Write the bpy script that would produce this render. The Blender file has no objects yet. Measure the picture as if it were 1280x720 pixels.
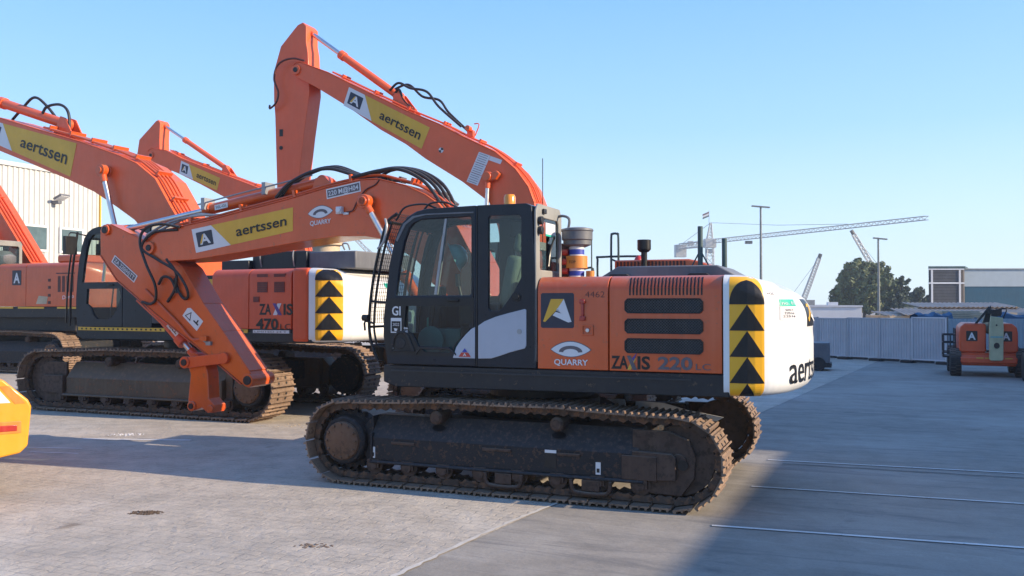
import bpy, bmesh, math, random
from mathutils import Vector, Matrix
from mathutils.geometry import tessellate_polygon
random.seed(7)
R = math.radians
scn = bpy.context.scene
COL = scn.collection

# ------------------------------------------------------------------ materials
def new_mat(name):
    m = bpy.data.materials.new(name); m.use_nodes = True
    nt = m.node_tree; nt.nodes.clear()
    out = nt.nodes.new('ShaderNodeOutputMaterial')
    return m, nt, out
def N(nt, t, **kw):
    n = nt.nodes.new(t)
    for k, v in kw.items():
        if k in n.inputs: n.inputs[k].default_value = v
        else: setattr(n, k, v)
    return n
def ramp(nt, fac, stops):
    r = nt.nodes.new('ShaderNodeValToRGB'); el = r.color_ramp.elements
    while len(el) < len(stops): el.new(.5)
    for e, (p, c) in zip(el, stops):
        e.position = p; e.color = (c, c, c, 1) if isinstance(c, (int, float)) else (*c, 1)
    nt.links.new(fac, r.inputs[0]); return r.outputs[0]
def mix(nt, fac, a, b):
    n = nt.nodes.new('ShaderNodeMix'); n.data_type = 'RGBA'
    for s, v in ((0, fac), (6, a), (7, b)):
        if hasattr(v, 'is_linked'): nt.links.new(v, n.inputs[s])
        elif isinstance(v, (int, float)): n.inputs[s].default_value = v if s == 0 else (v, v, v, 1)
        else: n.inputs[s].default_value = (*v, 1)
    return n.outputs[2]
def paint(name, col, rough=.4, dust=.35, dustcol=(.36, .29, .22), wear=0., wearcol=(.16, .07, .035), metal=0., spec=.5, grime=.3, bump=.0, scale=1.0, coat=0.):
    """weathered paint: noise-broken colour, dust lying on faces that look up, optional rust chips"""
    m, nt, out = new_mat(name); L = nt.links.new
    tc = N(nt, 'ShaderNodeTexCoord'); ob = tc.outputs['Object']
    n1 = N(nt, 'ShaderNodeTexNoise', Scale=1.7 * scale, Detail=8., Roughness=.62); L(ob, n1.inputs['Vector'])
    n2 = N(nt, 'ShaderNodeTexNoise', Scale=14. * scale, Detail=6., Roughness=.7); L(ob, n2.inputs['Vector'])
    mp = N(nt, 'ShaderNodeMapping'); mp.inputs['Scale'].default_value = (7, 7, .7); L(ob, mp.inputs[0])
    n3 = N(nt, 'ShaderNodeTexNoise', Scale=2.2 * scale, Detail=5.); L(mp.outputs[0], n3.inputs['Vector'])
    dark = tuple(c * (1 - grime) for c in col)
    c = mix(nt, ramp(nt, n1.outputs[0], [(.38, 0.), (.66, 1.)]), dark, col)
    sk = .02 if max(col) < .06 else .10
    lt = tuple(min(1, v * (1 - sk) + sk * w) for v, w in zip(col, dustcol))
    c = mix(nt, ramp(nt, n3.outputs[0], [(.5, 0.), (.78, .55)]), c, lt)
    if wear > 0:
        w = ramp(nt, n2.outputs[0], [(.62 - wear * .3, 0.), (.66 - wear * .3, 1.)])
        c = mix(nt, w, c, wearcol)
    if dust > 0:
        g = N(nt, 'ShaderNodeNewGeometry'); sx = N(nt, 'ShaderNodeSeparateXYZ'); L(g.outputs['Normal'], sx.inputs[0])
        up = ramp(nt, sx.outputs[2], [(.25, 0.), (.9, 1.)])
        mm = N(nt, 'ShaderNodeMath', operation='MULTIPLY'); L(up, mm.inputs[0]); L(ramp(nt, n2.outputs[0], [(.3, dust * .4), (.7, min(1, dust * 1.3))]), mm.inputs[1])
        c = mix(nt, mm.outputs[0], c, dustcol)
    b = N(nt, 'ShaderNodeBsdfPrincipled', Metallic=metal)
    b.inputs['Specular IOR Level'].default_value = spec
    b.inputs['Coat Weight'].default_value = coat; b.inputs['Coat Roughness'].default_value = .12
    L(c, b.inputs['Base Color']); L(ramp(nt, n2.outputs[0], [(.3, rough * .8), (.75, min(1, rough * 1.35))]), b.inputs['Roughness'])
    if bump:
        bp = N(nt, 'ShaderNodeBump', Strength=bump, Distance=.01); L(n2.outputs[0], bp.inputs['Height']); L(bp.outputs[0], b.inputs['Normal'])
    L(b.outputs[0], out.inputs[0]); return m
def glass(name, tint=(.72, .86, .80), gloss=.10):
    m, nt, out = new_mat(name); L = nt.links.new
    t = N(nt, 'ShaderNodeBsdfTransparent'); t.inputs[0].default_value = (*tint, 1)
    g = N(nt, 'ShaderNodeBsdfGlossy', Roughness=.04); g.inputs[0].default_value = (.9, .95, 1, 1)
    fr = N(nt, 'ShaderNodeFresnel', IOR=1.5); ge = N(nt, 'ShaderNodeNewGeometry'); ma = N(nt, 'ShaderNodeMath', operation='MULTIPLY_ADD'); L(ge.outputs['Backfacing'], ma.inputs[0]); ma.inputs[1].default_value = -.8333; ma.inputs[2].default_value = 1.5; L(ma.outputs[0], fr.inputs[0])
    n = N(nt, 'ShaderNodeTexNoise', Scale=3., Detail=5.); tc = N(nt, 'ShaderNodeTexCoord'); L(tc.outputs['Object'], n.inputs[0])
    a = N(nt, 'ShaderNodeMath', operation='MULTIPLY_ADD'); L(n.outputs[0], a.inputs[0]); a.inputs[1].default_value = gloss * .5; L(fr.outputs[0], a.inputs[2])
    mx = N(nt, 'ShaderNodeMixShader'); L(a.outputs[0], mx.inputs[0]); L(t.outputs[0], mx.inputs[1]); L(g.outputs[0], mx.inputs[2])
    L(mx.outputs[0], out.inputs[0]); return m

M = {}
M['orange'] = paint('orange_paint', (.66, .092, .010), .34, .30, grime=.16, wear=.02, wearcol=(.42, .09, .03), coat=.25)
M['orange2'] = paint('faded_orange_paint', (.76, .112, .026), .42, .15, grime=.12, wear=.0, coat=.1)
M['orange3'] = paint('red_orange_paint', (.72, .085, .016), .38, .2, grime=.16)
M['black'] = paint('black_paint', (.016, .020, .028), .42, .35, dustcol=(.22, .19, .16))
M['cabdark'] = paint('cab_dark_grey', (.008, .013, .024), .32, .25, spec=.32, dustcol=(.28, .26, .23))
M['cabrear'] = paint('cab_grey_dusty', (.27, .27, .25), .55, .5)
M['skirt'] = paint('frame_black', (.010, .011, .014), .55, .1, wear=.05, wearcol=(.09, .06, .04))
M['track'] = paint('track_steel', (.085, .052, .036), .75, .35, dustcol=(.34, .27, .20), wear=.35, wearcol=(.15, .075, .04), bump=.4, grime=.45)
M['shoe'] = paint('dusty_shoe_steel', (.27, .175, .115), .72, .22, dustcol=(.36, .28, .21), wear=.25, wearcol=(.12, .075, .05), bump=.4, grime=.4)
M['trackframe'] = paint('track_frame_paint', (.013, .014, .018), .6, .5, dustcol=(.13, .12, .115), wear=.24, wearcol=(.062, .036, .026), bump=.6, scale=1.6, spec=.35)
M['rust'] = paint('rusty_brown', (.075, .040, .026), .7, .4, wear=.3, wearcol=(.04, .024, .016), bump=.4)
M['hubrust'] = paint('hub_brown', (.15, .075, .038), .7, .3, wear=.25, wearcol=(.08, .042, .025), bump=.4)
M['brownpaint'] = paint('brown_frame_paint', (.10, .062, .035), .65, .4, wear=.15)
M['white'] = paint('white_paint', (.80, .80, .78), .35, .2, grime=.06, coat=.3)
M['silverpanel'] = paint('silver_panel', (.40, .43, .49), .4, .1, grime=.12)
M['hoodgrey'] = paint('hood_grey', (.14, .145, .16), .5, .5, dustcol=(.3, .28, .26))
M['chrome'] = paint('chrome_rod', (.62, .60, .60), .34, 0, metal=1., grime=.1)
M['hose'] = paint('rubber_hose', (.012, .014, .018), .5, .2)
M['rubber'] = paint('tyre_rubber', (.022, .022, .024), .8, .4)
M['yellow'] = paint('machine_yellow', (.80, .34, .018), .40, .3, grime=.14, coat=.2)
M['hazyellow'] = paint('hazard_yellow', (.86, .43, .015), .35, 0, grime=.06)
M['decyellow'] = paint('sticker_yellow', (.72, .40, .03), .45, 0, grime=.15)
M['decwhite'] = paint('sticker_white', (.66, .66, .67), .45, 0, grime=.08)
M['decgrey'] = paint('sticker_grey', (.12, .105, .12), .5, 0)
M['ink'] = paint('black_ink', (.012, .012, .014), .35, 0, spec=.35)
M['navy'] = paint('navy_ink', (.010, .016, .045), .35, 0)
M['inkred'] = paint('dark_red_ink', (.10, .02, .015), .5, 0)
M['purple'] = paint('purple_ink', (.10, .05, .25), .5, 0)
M['blue'] = paint('blue_ink', (.03, .06, .42), .45, 0)
M['green'] = paint('green_ink', (.02, .48, .34), .45, 0)
M['red'] = paint('red_plastic', (.50, .03, .02), .3, 0, coat=.4)
M['darkred'] = paint('dark_red_vent', (.20, .025, .015), .5, 0)
M['amber'] = paint('amber_lens', (.85, .28, .01), .2, 0, coat=.5)
M['seat'] = paint('seat_fabric', (.12, .17, .14), .85, 0)
M['interior'] = paint('interior_plastic', (.05, .05, .055), .6, 0)
M['teal'] = paint('teal_plastic', (.16, .42, .42), .35, 0, coat=.3)
M['beige'] = paint('beige_cover', (.55, .44, .30), .6, .1)
M['bandorange'] = paint('band_orange', (.70, .26, .04), .45, 0)
M['galv'] = paint('galvanised_steel', (.34, .35, .36), .45, .1, metal=.3)
M['railgreen'] = paint('rail_grey_green', (.04, .085, .09), .5, .1)
M['cream'] = paint('cream_green_boom', (.50, .50, .30), .5, .1)
M['glass'] = glass('cab_glass', (.66, .76, .74), .02)
M['glassdark'] = glass('dark_cab_glass', (.36, .46, .45), .03)
M['wire'] = paint('guard_wire', (.03, .03, .035), .5, .1)
M['grille'] = paint('grille_wire', (.05, .058, .068), .5, .0)
M['fence'] = paint('hoarding_sheet', (.50, .51, .53), .5, .0, grime=.15)
M['cladding'] = paint('warehouse_cladding', (.50, .50, .48), .5, .0, grime=.08)
M['winglass'] = paint('window_glass', (.09, .14, .15), .15, 0)
M['tealwall'] = paint('teal_wall', (.008, .075, .13), .4, 0, grime=.15)
M['paleblue'] = paint('pale_blue_wall', (.36, .42, .46), .5, 0, grime=.08)
M['louvre'] = paint('brown_louvre', (.085, .07, .065), .6, 0)
M['tarp'] = paint('blue_tarp', (.015, .10, .20), .45, 0)
M['shed'] = paint('shed_sheet', (.46, .37, .29), .6, .1)
M['crane'] = paint('crane_white', (.45, .46, .46), .5, 0)
M['pole'] = paint('pole_grey', (.20, .21, .20), .5, 0)
M['bark'] = paint('bark', (.09, .06, .04), .9, 0)

def leaf_mat(name, a, b):
    m, nt, out = new_mat(name); L = nt.links.new
    tc = N(nt, 'ShaderNodeTexCoord'); n = N(nt, 'ShaderNodeTexNoise', Scale=.55, Detail=5.); L(tc.outputs['Object'], n.inputs[0])
    c = mix(nt, ramp(nt, n.outputs[0], [(.38, 0.), (.62, 1.)]), a, b)
    d = N(nt, 'ShaderNodeBsdfPrincipled', Roughness=.7); L(c, d.inputs['Base Color'])
    L(d.outputs[0], out.inputs[0]); return m
M['leaf'] = leaf_mat('olive_foliage', (.050, .080, .028), (.13, .15, .045))
M['leafdark'] = leaf_mat('dark_foliage', (.022, .042, .022), (.045, .072, .032))

def ground_mat(name, kind):
    m, nt, out = new_mat(name); L = nt.links.new
    tc = N(nt, 'ShaderNodeTexCoord'); ob = tc.outputs['Object']
    mp = N(nt, 'ShaderNodeMapping'); mp.inputs['Rotation'].default_value = (0, 0, R(21.9)); L(ob, mp.inputs[0]); v = mp.outputs[0]
    big = N(nt, 'ShaderNodeTexNoise', Scale=.35, Detail=7., Roughness=.6, Distortion=.4); L(v, big.inputs[0])
    mid = N(nt, 'ShaderNodeTexNoise', Scale=2.6, Detail=8., Roughness=.68); L(v, mid.inputs[0])
    fine = N(nt, 'ShaderNodeTexNoise', Scale=38., Detail=6., Roughness=.7); L(v, fine.inputs[0])
    b = N(nt, 'ShaderNodeBsdfPrincipled', Roughness=.85); b.inputs['Specular IOR Level'].default_value = .3
    if kind == 'paver':
        br = N(nt, 'ShaderNodeTexBrick', Scale=1.0); br.offset = .5
        br.inputs['Color1'].default_value = (.8, .8, .8, 1); br.inputs['Color2'].default_value = (1, 1, 1, 1); br.inputs['Mortar'].default_value = (0, 0, 0, 1)
        for k, x in (('Mortar Size', .009), ('Mortar Smooth', .5), ('Brick Width', .22), ('Row Height', .11), ('Bias', 0.)): br.inputs[k].default_value = x
        ds = N(nt, 'ShaderNodeTexNoise', Scale=9., Detail=2.); L(v, ds.inputs[0])
        vm = N(nt, 'ShaderNodeMix', data_type='RGBA'); vm.blend_type = 'LINEAR_LIGHT'; vm.inputs[0].default_value = .035
        L(v, vm.inputs[6]); L(ds.outputs['Color'], vm.inputs[7]); L(vm.outputs[2], br.inputs['Vector'])
        c = mix(nt, ramp(nt, mid.outputs[0], [(.3, 0.), (.72, 1.)]), (.39, .34, .275), (.57, .50, .41))
        c = mix(nt, ramp(nt, big.outputs[0], [(.52, 0.), (.72, .75)]), c, (.66, .61, .53))
        bw = ramp(nt, br.outputs['Color'], [(.1, .75), (.7, 0.)])
        msk = N(nt, 'ShaderNodeMath', operation='MULTIPLY'); L(bw, msk.inputs[0]); L(ramp(nt, mid.outputs[0], [(.40, 1.), (.60, .05)]), msk.inputs[1])
        c = mix(nt, msk.outputs[0], c, (.30, .27, .23))
        c = mix(nt, ramp(nt, fine.outputs[0], [(.35, .28), (.55, 0.)]), c, (.2, .175, .15))
        tm = N(nt, 'ShaderNodeMapping'); tm.inputs['Rotation'].default_value = (0, 0, R(35)); tm.inputs['Scale'].default_value = (.12, 1.1, 1); L(ob, tm.inputs[0])
        tn = N(nt, 'ShaderNodeTexNoise', Scale=1.3, Detail=7., Roughness=.7, Distortion=.6); L(tm.outputs[0], tn.inputs[0])
        c = mix(nt, ramp(nt, tn.outputs[0], [(.50, 0.), (.66, .42)]), c, (.27, .25, .22))
        c = mix(nt, ramp(nt, tn.outputs[0], [(.28, .35), (.40, 0.)]), c, (.62, .56, .48))
        spot = N(nt, 'ShaderNodeTexNoise', Scale=1.1, Detail=3.); L(ob, spot.inputs[0])
        c = mix(nt, ramp(nt, spot.outputs[0], [(.70, 0.), (.76, .6)]), c, (.13, .09, .06))
        bp = N(nt, 'ShaderNodeBump', Strength=1., Distance=.013)
        ad = N(nt, 'ShaderNodeMath', operation='MULTIPLY_ADD'); L(br.outputs['Color'], ad.inputs[0]); ad.inputs[1].default_value = .16; g2 = N(nt, 'ShaderNodeTexNoise', Scale=7., Detail=4., Distortion=.8); L(v, g2.inputs[0]); L(g2.outputs[0], ad.inputs[2])
        L(ad.outputs[0], bp.inputs['Height'])
    else:
        c = mix(nt, ramp(nt, mid.outputs[0], [(.3, 0.), (.72, 1.)]), (.245, .22, .185), (.345, .31, .265))
        c = mix(nt, ramp(nt, big.outputs[0], [(.46, 0.), (.66, .8)]), c, (.40, .37, .325))
        st = N(nt, 'ShaderNodeTexNoise', Scale=1.0, Detail=9., Roughness=.75, Distortion=1.6)
        m2 = N(nt, 'ShaderNodeMapping'); m2.inputs['Scale'].default_value = (.35, 1.9, 1); L(v, m2.inputs[0]); L(m2.outputs[0], st.inputs[0])
        c = mix(nt, ramp(nt, st.outputs[0], [(.52, 0.), (.64, .55)]), c, (.145, .14, .135)); c = mix(nt, ramp(nt, st.outputs[0], [(.34, .5), (.44, 0.)]), c, (.43, .395, .35))
        oil = N(nt, 'ShaderNodeTexNoise', Scale=.9, Detail=4., Roughness=.55); L(ob, oil.inputs[0]); c = mix(nt, ramp(nt, oil.outputs[0], [(.66, 0.), (.72, .5)]), c, (.09, .085, .08))
        vo = N(nt, 'ShaderNodeTexVoronoi', feature='DISTANCE_TO_EDGE', Scale=.33); 
        m3 = N(nt, 'ShaderNodeMix', data_type='RGBA'); m3.blend_type = 'LINEAR_LIGHT'; m3.inputs[0].default_value = .35
        L(v, m3.inputs[6]); L(mid.outputs['Color'], m3.inputs[7]); L(m3.outputs[2], vo.inputs[0])
        c = mix(nt, ramp(nt, vo.outputs[0], [(.0, .28), (.004, 0.)]), c, (.14, .14, .14))
        c = mix(nt, ramp(nt, fine.outputs[0], [(.35, .22), (.55, 0.)]), c, (.16, .155, .15))
        bp = N(nt, 'ShaderNodeBump', Strength=.8, Distance=.015); L(mid.outputs[0], bp.inputs['Height'])
    L(c, b.inputs['Base Color']); L(bp.outputs[0], b.inputs['Normal']); L(b.outputs[0], out.inputs[0]); return m
M['concrete'] = ground_mat('yard_concrete', 'conc'); M['paver'] = ground_mat('block_pavers', 'paver')

# ------------------------------------------------------------------ mesh helpers
def link(o, parent=None):
    COL.objects.link(o)
    if parent is not None: o.parent = parent
    return o
class MB:
    def __init__(s): s.v = []; s.f = []; s.mi = []; s.cur = 0; s.mats = []
    def m(s, name):
        if name not in s.mats: s.mats.append(name)
        s.cur = s.mats.index(name); return s
    def add(s, vs, fs):
        b = len(s.v); s.v += [tuple(v) for v in vs]
        for f in fs: s.f.append([b + i for i in f]); s.mi.append(s.cur)
        return s
    def box(s, x0, x1, y0, y1, z0, z1, T=None):
        vs = [Vector((x, y, z)) for x in (x0, x1) for y in (y0, y1) for z in (z0, z1)]
        if T is not None: vs = [T @ v for v in vs]
        return s.add(vs, [(0, 1, 3, 2), (4, 6, 7, 5), (0, 4, 5, 1), (2, 3, 7, 6), (0, 2, 6, 4), (1, 5, 7, 3)])
    def prism(s, pts, y0, y1, holes=(), ax='y'):
        """polygon in (x,z) extruded along y (ax='y'); ax='x': pts are (y,z) along x; ax='z': (x,y) along z"""
        loops = [list(pts)] + [list(h) for h in holes]
        tri = tessellate_polygon([[Vector((a, b, 0)) for a, b in l] for l in loops])
        flat = [p for l in loops for p in l]; n = len(flat)
        def P(a, b, t): return (a, t, b) if ax == 'y' else ((t, a, b) if ax == 'x' else (a, b, t))
        vs = [P(a, b, y0) for a, b in flat] + [P(a, b, y1) for a, b in flat]
        fs = []
        if not holes:
            fs.append(list(range(n))); fs.append([n + i for i in reversed(range(n))])
        else:
            for t in tri: fs.append(list(t)); fs.append([n + i for i in reversed(t)])
        b = 0
        for l in loops:
            k = len(l)
            for i in range(k):
                j = (i + 1) % k; fs.append((b + i, b + j, n + b + j, n + b + i))
            b += k
        return s.add(vs, fs)
    def cyl(s, p0, p1, r0, r1=None, n=20, caps=True):
        r1 = r0 if r1 is None else r1
        p0, p1 = Vector(p0), Vector(p1); d = (p1 - p0).normalized()
        a = d.orthogonal().normalized(); b = d.cross(a)
        vs = [p0 + (a * math.cos(t) + b * math.sin(t)) * r0 for t in [2 * math.pi * i / n for i in range(n)]]
        vs += [p1 + (a * math.cos(t) + b * math.sin(t)) * r1 for t in [2 * math.pi * i / n for i in range(n)]]
        fs = [(i, (i + 1) % n, n + (i + 1) % n, n + i) for i in range(n)]
        if caps: fs += [list(reversed(range(n))), list(range(n, 2 * n))]
        return s.add(vs, fs)
    def lathe(s, c, prof, axis='y', n=28):
        """prof: (r, t) pairs along axis"""
        vs = []
        for r, t in prof:
            for i in range(n):
                a = 2 * math.pi * i / n; u, w = r * math.cos(a), r * math.sin(a)
                p = (u, t, w) if axis == 'y' else ((t, u, w) if axis == 'x' else (u, w, t))
                vs.append((c[0] + p[0], c[1] + p[1], c[2] + p[2]))
        fs = [(k * n + i, k * n + (i + 1) % n, (k + 1) * n + (i + 1) % n, (k + 1) * n + i) for k in range(len(prof) - 1) for i in range(n)]
        fs += [list(reversed(range(n))), list(range((len(prof) - 1) * n, len(prof) * n))]
        return s.add(vs, fs)
    def tube(s, pts, r, n=8, smooth=6):
        P = [Vector(p) for p in pts]
        if smooth and len(P) > 2:
            Q = []
            E = [P[0] * 2 - P[1]] + P + [P[-1] * 2 - P[-2]]
            for i in range(1, len(E) - 2):
                for k in range(smooth):
                    t = k / smooth; a, b, c, d = E[i - 1:i + 3]
                    Q.append(.5 * ((2 * b) + (-a + c) * t + (2 * a - 5 * b + 4 * c - d) * t * t + (-a + 3 * b - 3 * c + d) * t ** 3))
            P = Q + [P[-1]]
        vs = []; ref = None
        for i, p in enumerate(P):
            d = (P[min(i + 1, len(P) - 1)] - P[max(i - 1, 0)]).normalized()
            if ref is None: ref = d.orthogonal().normalized()
            ref = (ref - d * ref.dot(d)); ref = ref.normalized() if ref.length > 1e-6 else d.orthogonal().normalized()
            b = d.cross(ref)
            vs += [p + (ref * math.cos(2 * math.pi * k / n) + b * math.sin(2 * math.pi * k / n)) * r for k in range(n)]
        fs = [(i * n + k, i * n + (k + 1) % n, (i + 1) * n + (k + 1) % n, (i + 1) * n + k) for i in range(len(P) - 1) for k in range(n)]
        fs += [list(reversed(range(n))), list(range((len(P) - 1) * n, len(P) * n))]
        return s.add(vs, fs)
    def strip(s, line, t, y0, y1):
        """thin plate following a polyline in (x,z); thickness t measured outward (left of travel)"""
        n = len(line); up = []
        for i in range(n):
            a = Vector(line[max(i - 1, 0)]); b = Vector(line[min(i + 1, n - 1)]); d = (b - a).normalized()
            up.append((line[i][0] - d.y * t, line[i][1] + d.x * t))
        for i in range(n - 1):
            s.prism([line[i], line[i + 1], up[i + 1], up[i]], y0, y1)
        return s
    def quad(s, a, b, c, d): return s.add([a, b, c, d], [(0, 1, 2, 3)])
    def build(s, name, parent=None, mat=None, bevel=0., seg=2, smooth=True, recalc=True, loc=None, rot=None):
        me = bpy.data.meshes.new(name); me.from_pydata(s.v, [], s.f)
        if mat: me.materials.append(M[mat])
        else:
            for k in s.mats: me.materials.append(M[k])
            me.polygons.foreach_set('material_index', s.mi)
        bm = bmesh.new(); bm.from_mesh(me)
        if recalc: bmesh.ops.recalc_face_normals(bm, faces=bm.faces)
        if smooth:
            for e in bm.edges:
                if len(e.link_faces) == 2 and e.calc_face_angle(0) > R(32): e.smooth = False
                elif len(e.link_faces) != 2: e.smooth = False
            for f in bm.faces: f.smooth = True
        bm.to_mesh(me); bm.free(); me.update()
        o = bpy.data.objects.new(name, me); link(o, parent)
        if loc: o.location = loc
        if rot: o.rotation_euler = rot
        if bevel:
            b = o.modifiers.new('Bevel', 'BEVEL'); b.width = bevel; b.segments = seg; b.limit_method = 'ANGLE'; b.angle_limit = R(35)
            b.harden_normals = False
        return o
def thing(name, label, cat, loc=(0, 0, 0), rz=0, group=None):
    o = bpy.data.objects.new(name, None); COL.objects.link(o); o.location = loc; o.rotation_euler = (0, 0, rz)
    o.empty_display_size = .3; o['label'] = label; o['category'] = cat
    if group: o['group'] = group
    return o
def tag(o, label, cat, group=None):
    o['label'] = label; o['category'] = cat
    if group: o['group'] = group
    return o
def arc(cx, cz, r, a0, a1, n=8): return [(cx + r * math.cos(R(a0 + (a1 - a0) * i / n)), cz + r * math.sin(R(a0 + (a1 - a0) * i / n))) for i in range(n + 1)]
_tc = {}
def text2d(s, bold=.0):
    """2D mesh of a text with cap height 1, starting at x=0"""
    k = (s, bold)
    if k in _tc: return _tc[k]
    c = bpy.data.curves.new('t', 'FONT'); c.body = s; c.size = 1; c.offset = bold; c.resolution_u = 3; c.fill_mode = 'FRONT'
    o = bpy.data.objects.new('t', c); COL.objects.link(o); bpy.context.view_layer.update()
    me = bpy.data.meshes.new_from_object(o.evaluated_get(bpy.context.evaluated_depsgraph_get()))
    vs = [(v.co.x, v.co.y) for v in me.vertices]; fs = [tuple(p.vertices) for p in me.polygons]
    bpy.data.objects.remove(o); bpy.data.meshes.remove(me); bpy.data.curves.remove(c)
    x0 = min(v[0] for v in vs); x1 = max(v[0] for v in vs); h = .70
    vs = [((x - x0) / h, y / h) for x, y in vs]
    _tc[k] = (vs, fs, (x1 - x0) / h); return _tc[k]
class Decal:
    """flat print on a surface. fn(u,v,layer) -> 3D point"""
    def __init__(s, fn): s.fn = fn; s.mb = MB(); s.layer = 0
    def poly(s, mat, pts, layer=None):
        if layer is None: s.layer += 1; layer = s.layer
        s.mb.m(mat)
        tri = tessellate_polygon([[Vector((a, b, 0)) for a, b in pts]])
        s.mb.add([s.fn(a, b, layer) for a, b in pts], [list(t) for t in tri]); return s
    def grid(s, mat, u0, u1, v0, v1, nu, nv, layer=None):
        if layer is None: s.layer += 1; layer = s.layer
        s.mb.m(mat)
        s.mb.add([s.fn(u0 + (u1 - u0) * i / nu, v0 + (v1 - v0) * j / nv, layer) for i in range(nu + 1) for j in range(nv + 1)],
                 [(i * (nv + 1) + j, (i + 1) * (nv + 1) + j, (i + 1) * (nv + 1) + j + 1, i * (nv + 1) + j + 1) for i in range(nu) for j in range(nv)])
        return s
    def text(s, mat, body, u, v, h, w, bold=.0, layer=None, slant=0.):
        """u,v lower-left; h cap height (v units); w total width (u units)"""
        if layer is None: s.layer += 1; layer = s.layer
        vs, fs, tw = text2d(body, bold); s.mb.m(mat)
        s.mb.add([s.fn(u + x / tw * w + slant * y * h, v + y * h, layer) for x, y in vs], fs); return s
    def build(s, name, parent): return s.mb.build(name, parent, smooth=False, recalc=False)
def plane_decal(O, U, V, y, step=.0015):
    """O,U,V are (x,z); the print faces +y (left side of the machine)"""
    return Decal(lambda u, v, l: (O[0] + U[0] * u + V[0] * v, y + step * l, O[1] + U[1] * u + V[1] * v))
def sub(a, b): return (a[0] - b[0], a[1] - b[1])

A_YEL = [(.31, .83), (.70, .83), (.47, .50), (.13, .17), (.07, .19)]
A_WHT = [(.70, .83), (.93, .18), (.83, .16), (.36, .36), (.45, .46), (.62, .42), (.50, .57), (.47, .50)]
def logo_A(d, u0, v0, w, h, bg='navy', simple=False):
    T = lambda P: [(u0 + w * a, v0 + h * b) for a, b in P]
    d.poly(bg, T([(0, .04), (.04, 0), (.96, 0), (1, .04), (1, .96), (.96, 1), (.04, 1), (0, .96)]))
    if simple:
        d.text('decwhite', 'A', u0 + w * .16, v0 + h * .16, h * .66, w * .68, .03)
    else:
        d.poly('decyellow', T(A_YEL)); d.poly('decwhite', T(A_WHT))
def logo_eye(d, u0, v0, w, h):
    """white lens with grey arch and the word under it"""
    T = lambda P: [(u0 + w * a, v0 + h * b) for a, b in P]
    lens = [(i / 14, .66 + .34 * math.sin(math.pi * i / 14) ** .8) for i in range(15)] + [(1 - i / 14, .66 - .30 * math.sin(math.pi * i / 14) ** .8) for i in range(1, 14)]
    big = [(.5 + (a - .5) * 1.05, .66 + (b - .66) * 1.10) for a, b in lens]
    d.poly('decgrey', T(big)); d.poly('decwhite', T(lens))
    outer = [(.5 + .30 * math.cos(R(t)), .56 + .27 * math.sin(R(t))) for t in range(0, 181, 15)]
    inner = [(.5 + .19 * math.cos(R(t)), .54 + .15 * math.sin(R(t))) for t in range(180, -1, -15)]
    d.poly('decgrey', T(outer + inner))
    d.text('decwhite', 'QUARRY', u0 + w * .08, v0, h * .24, w * .86, .02)
def boom_sticker(parent, c, y, name='boom_sticker'):
    """c: corners TL, TR, BR, BL in (x,z)"""
    TL, TR, BR, BL = c
    def fn(u, v, l):
        a = [TL[k] + (TR[k] - TL[k]) * u for k in (0, 1)]; b = [BL[k] + (BR[k] - BL[k]) * u for k in (0, 1)]
        return (b[0] + (a[0] - b[0]) * v, y + .0015 * l, b[1] + (a[1] - b[1]) * v)
    d = Decal(fn)
    d.poly('decyellow', [(0, 0), (1, 0), (1, 1), (0, 1)])
    d.poly('decwhite', [(0, 0), (.37, 0), (.20, 1), (0, 1)])
    logo_A(d, .035, .2, .165, .62, simple=True); d.poly('decyellow', [(.062, .335), (.082, .335), (.112, .70), (.100, .70)])
    d.text('ink', 'aertssen', .44, .30, .42, .50, .012)
    return d.build(name, parent)

# ------------------------------------------------------------------ excavator pieces
def stadium(S, rise):
    """closed belt path in (x,z), inner side of the shoe plates"""
    xc, r, zc = S['xc'], S['r'], S['zc']
    P = []
    n = 24
    for i in range(n + 1):                                  # bottom, going to -x
        P.append((xc - 2 * xc * i / n, zc - r))
    P += arc(-xc, zc, r, 270, 90, 18)[1:]
    for i in range(1, n + 1):
        x = -xc + 2 * xc * i / n; P.append((x, zc + r + rise * (1 - (x / xc) ** 2) - .012 * abs(math.sin(3 * math.pi * (x + xc) / (2 * xc)))))
    P += arc(xc, zc, r, 90, -90, 18)[1:-1]
    return P
def sample(P, step_n):
    L = [0]
    for i in range(len(P)):
        a, b = P[i], P[(i + 1) % len(P)]; L.append(L[-1] + math.hypot(b[0] - a[0], b[1] - a[1]))
    tot = L[-1]; out = []; j = 0
    for k in range(step_n):
        d = tot * (k + .35) / step_n
        while L[j + 1] < d: j += 1
        t = (d - L[j]) / (L[j + 1] - L[j]); a, b = P[j], P[(j + 1) % len(P)]
        out.append(((a[0] + (b[0] - a[0]) * t, a[1] + (b[1] - a[1]) * t)))
    res = []
    for k in range(step_n):
        a, b = out[(k - 1) % step_n], out[(k + 1) % step_n]; d = Vector((b[0] - a[0], b[1] - a[1])).normalized()
        res.append((out[k], (d.x, d.y)))
    return res, tot
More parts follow.
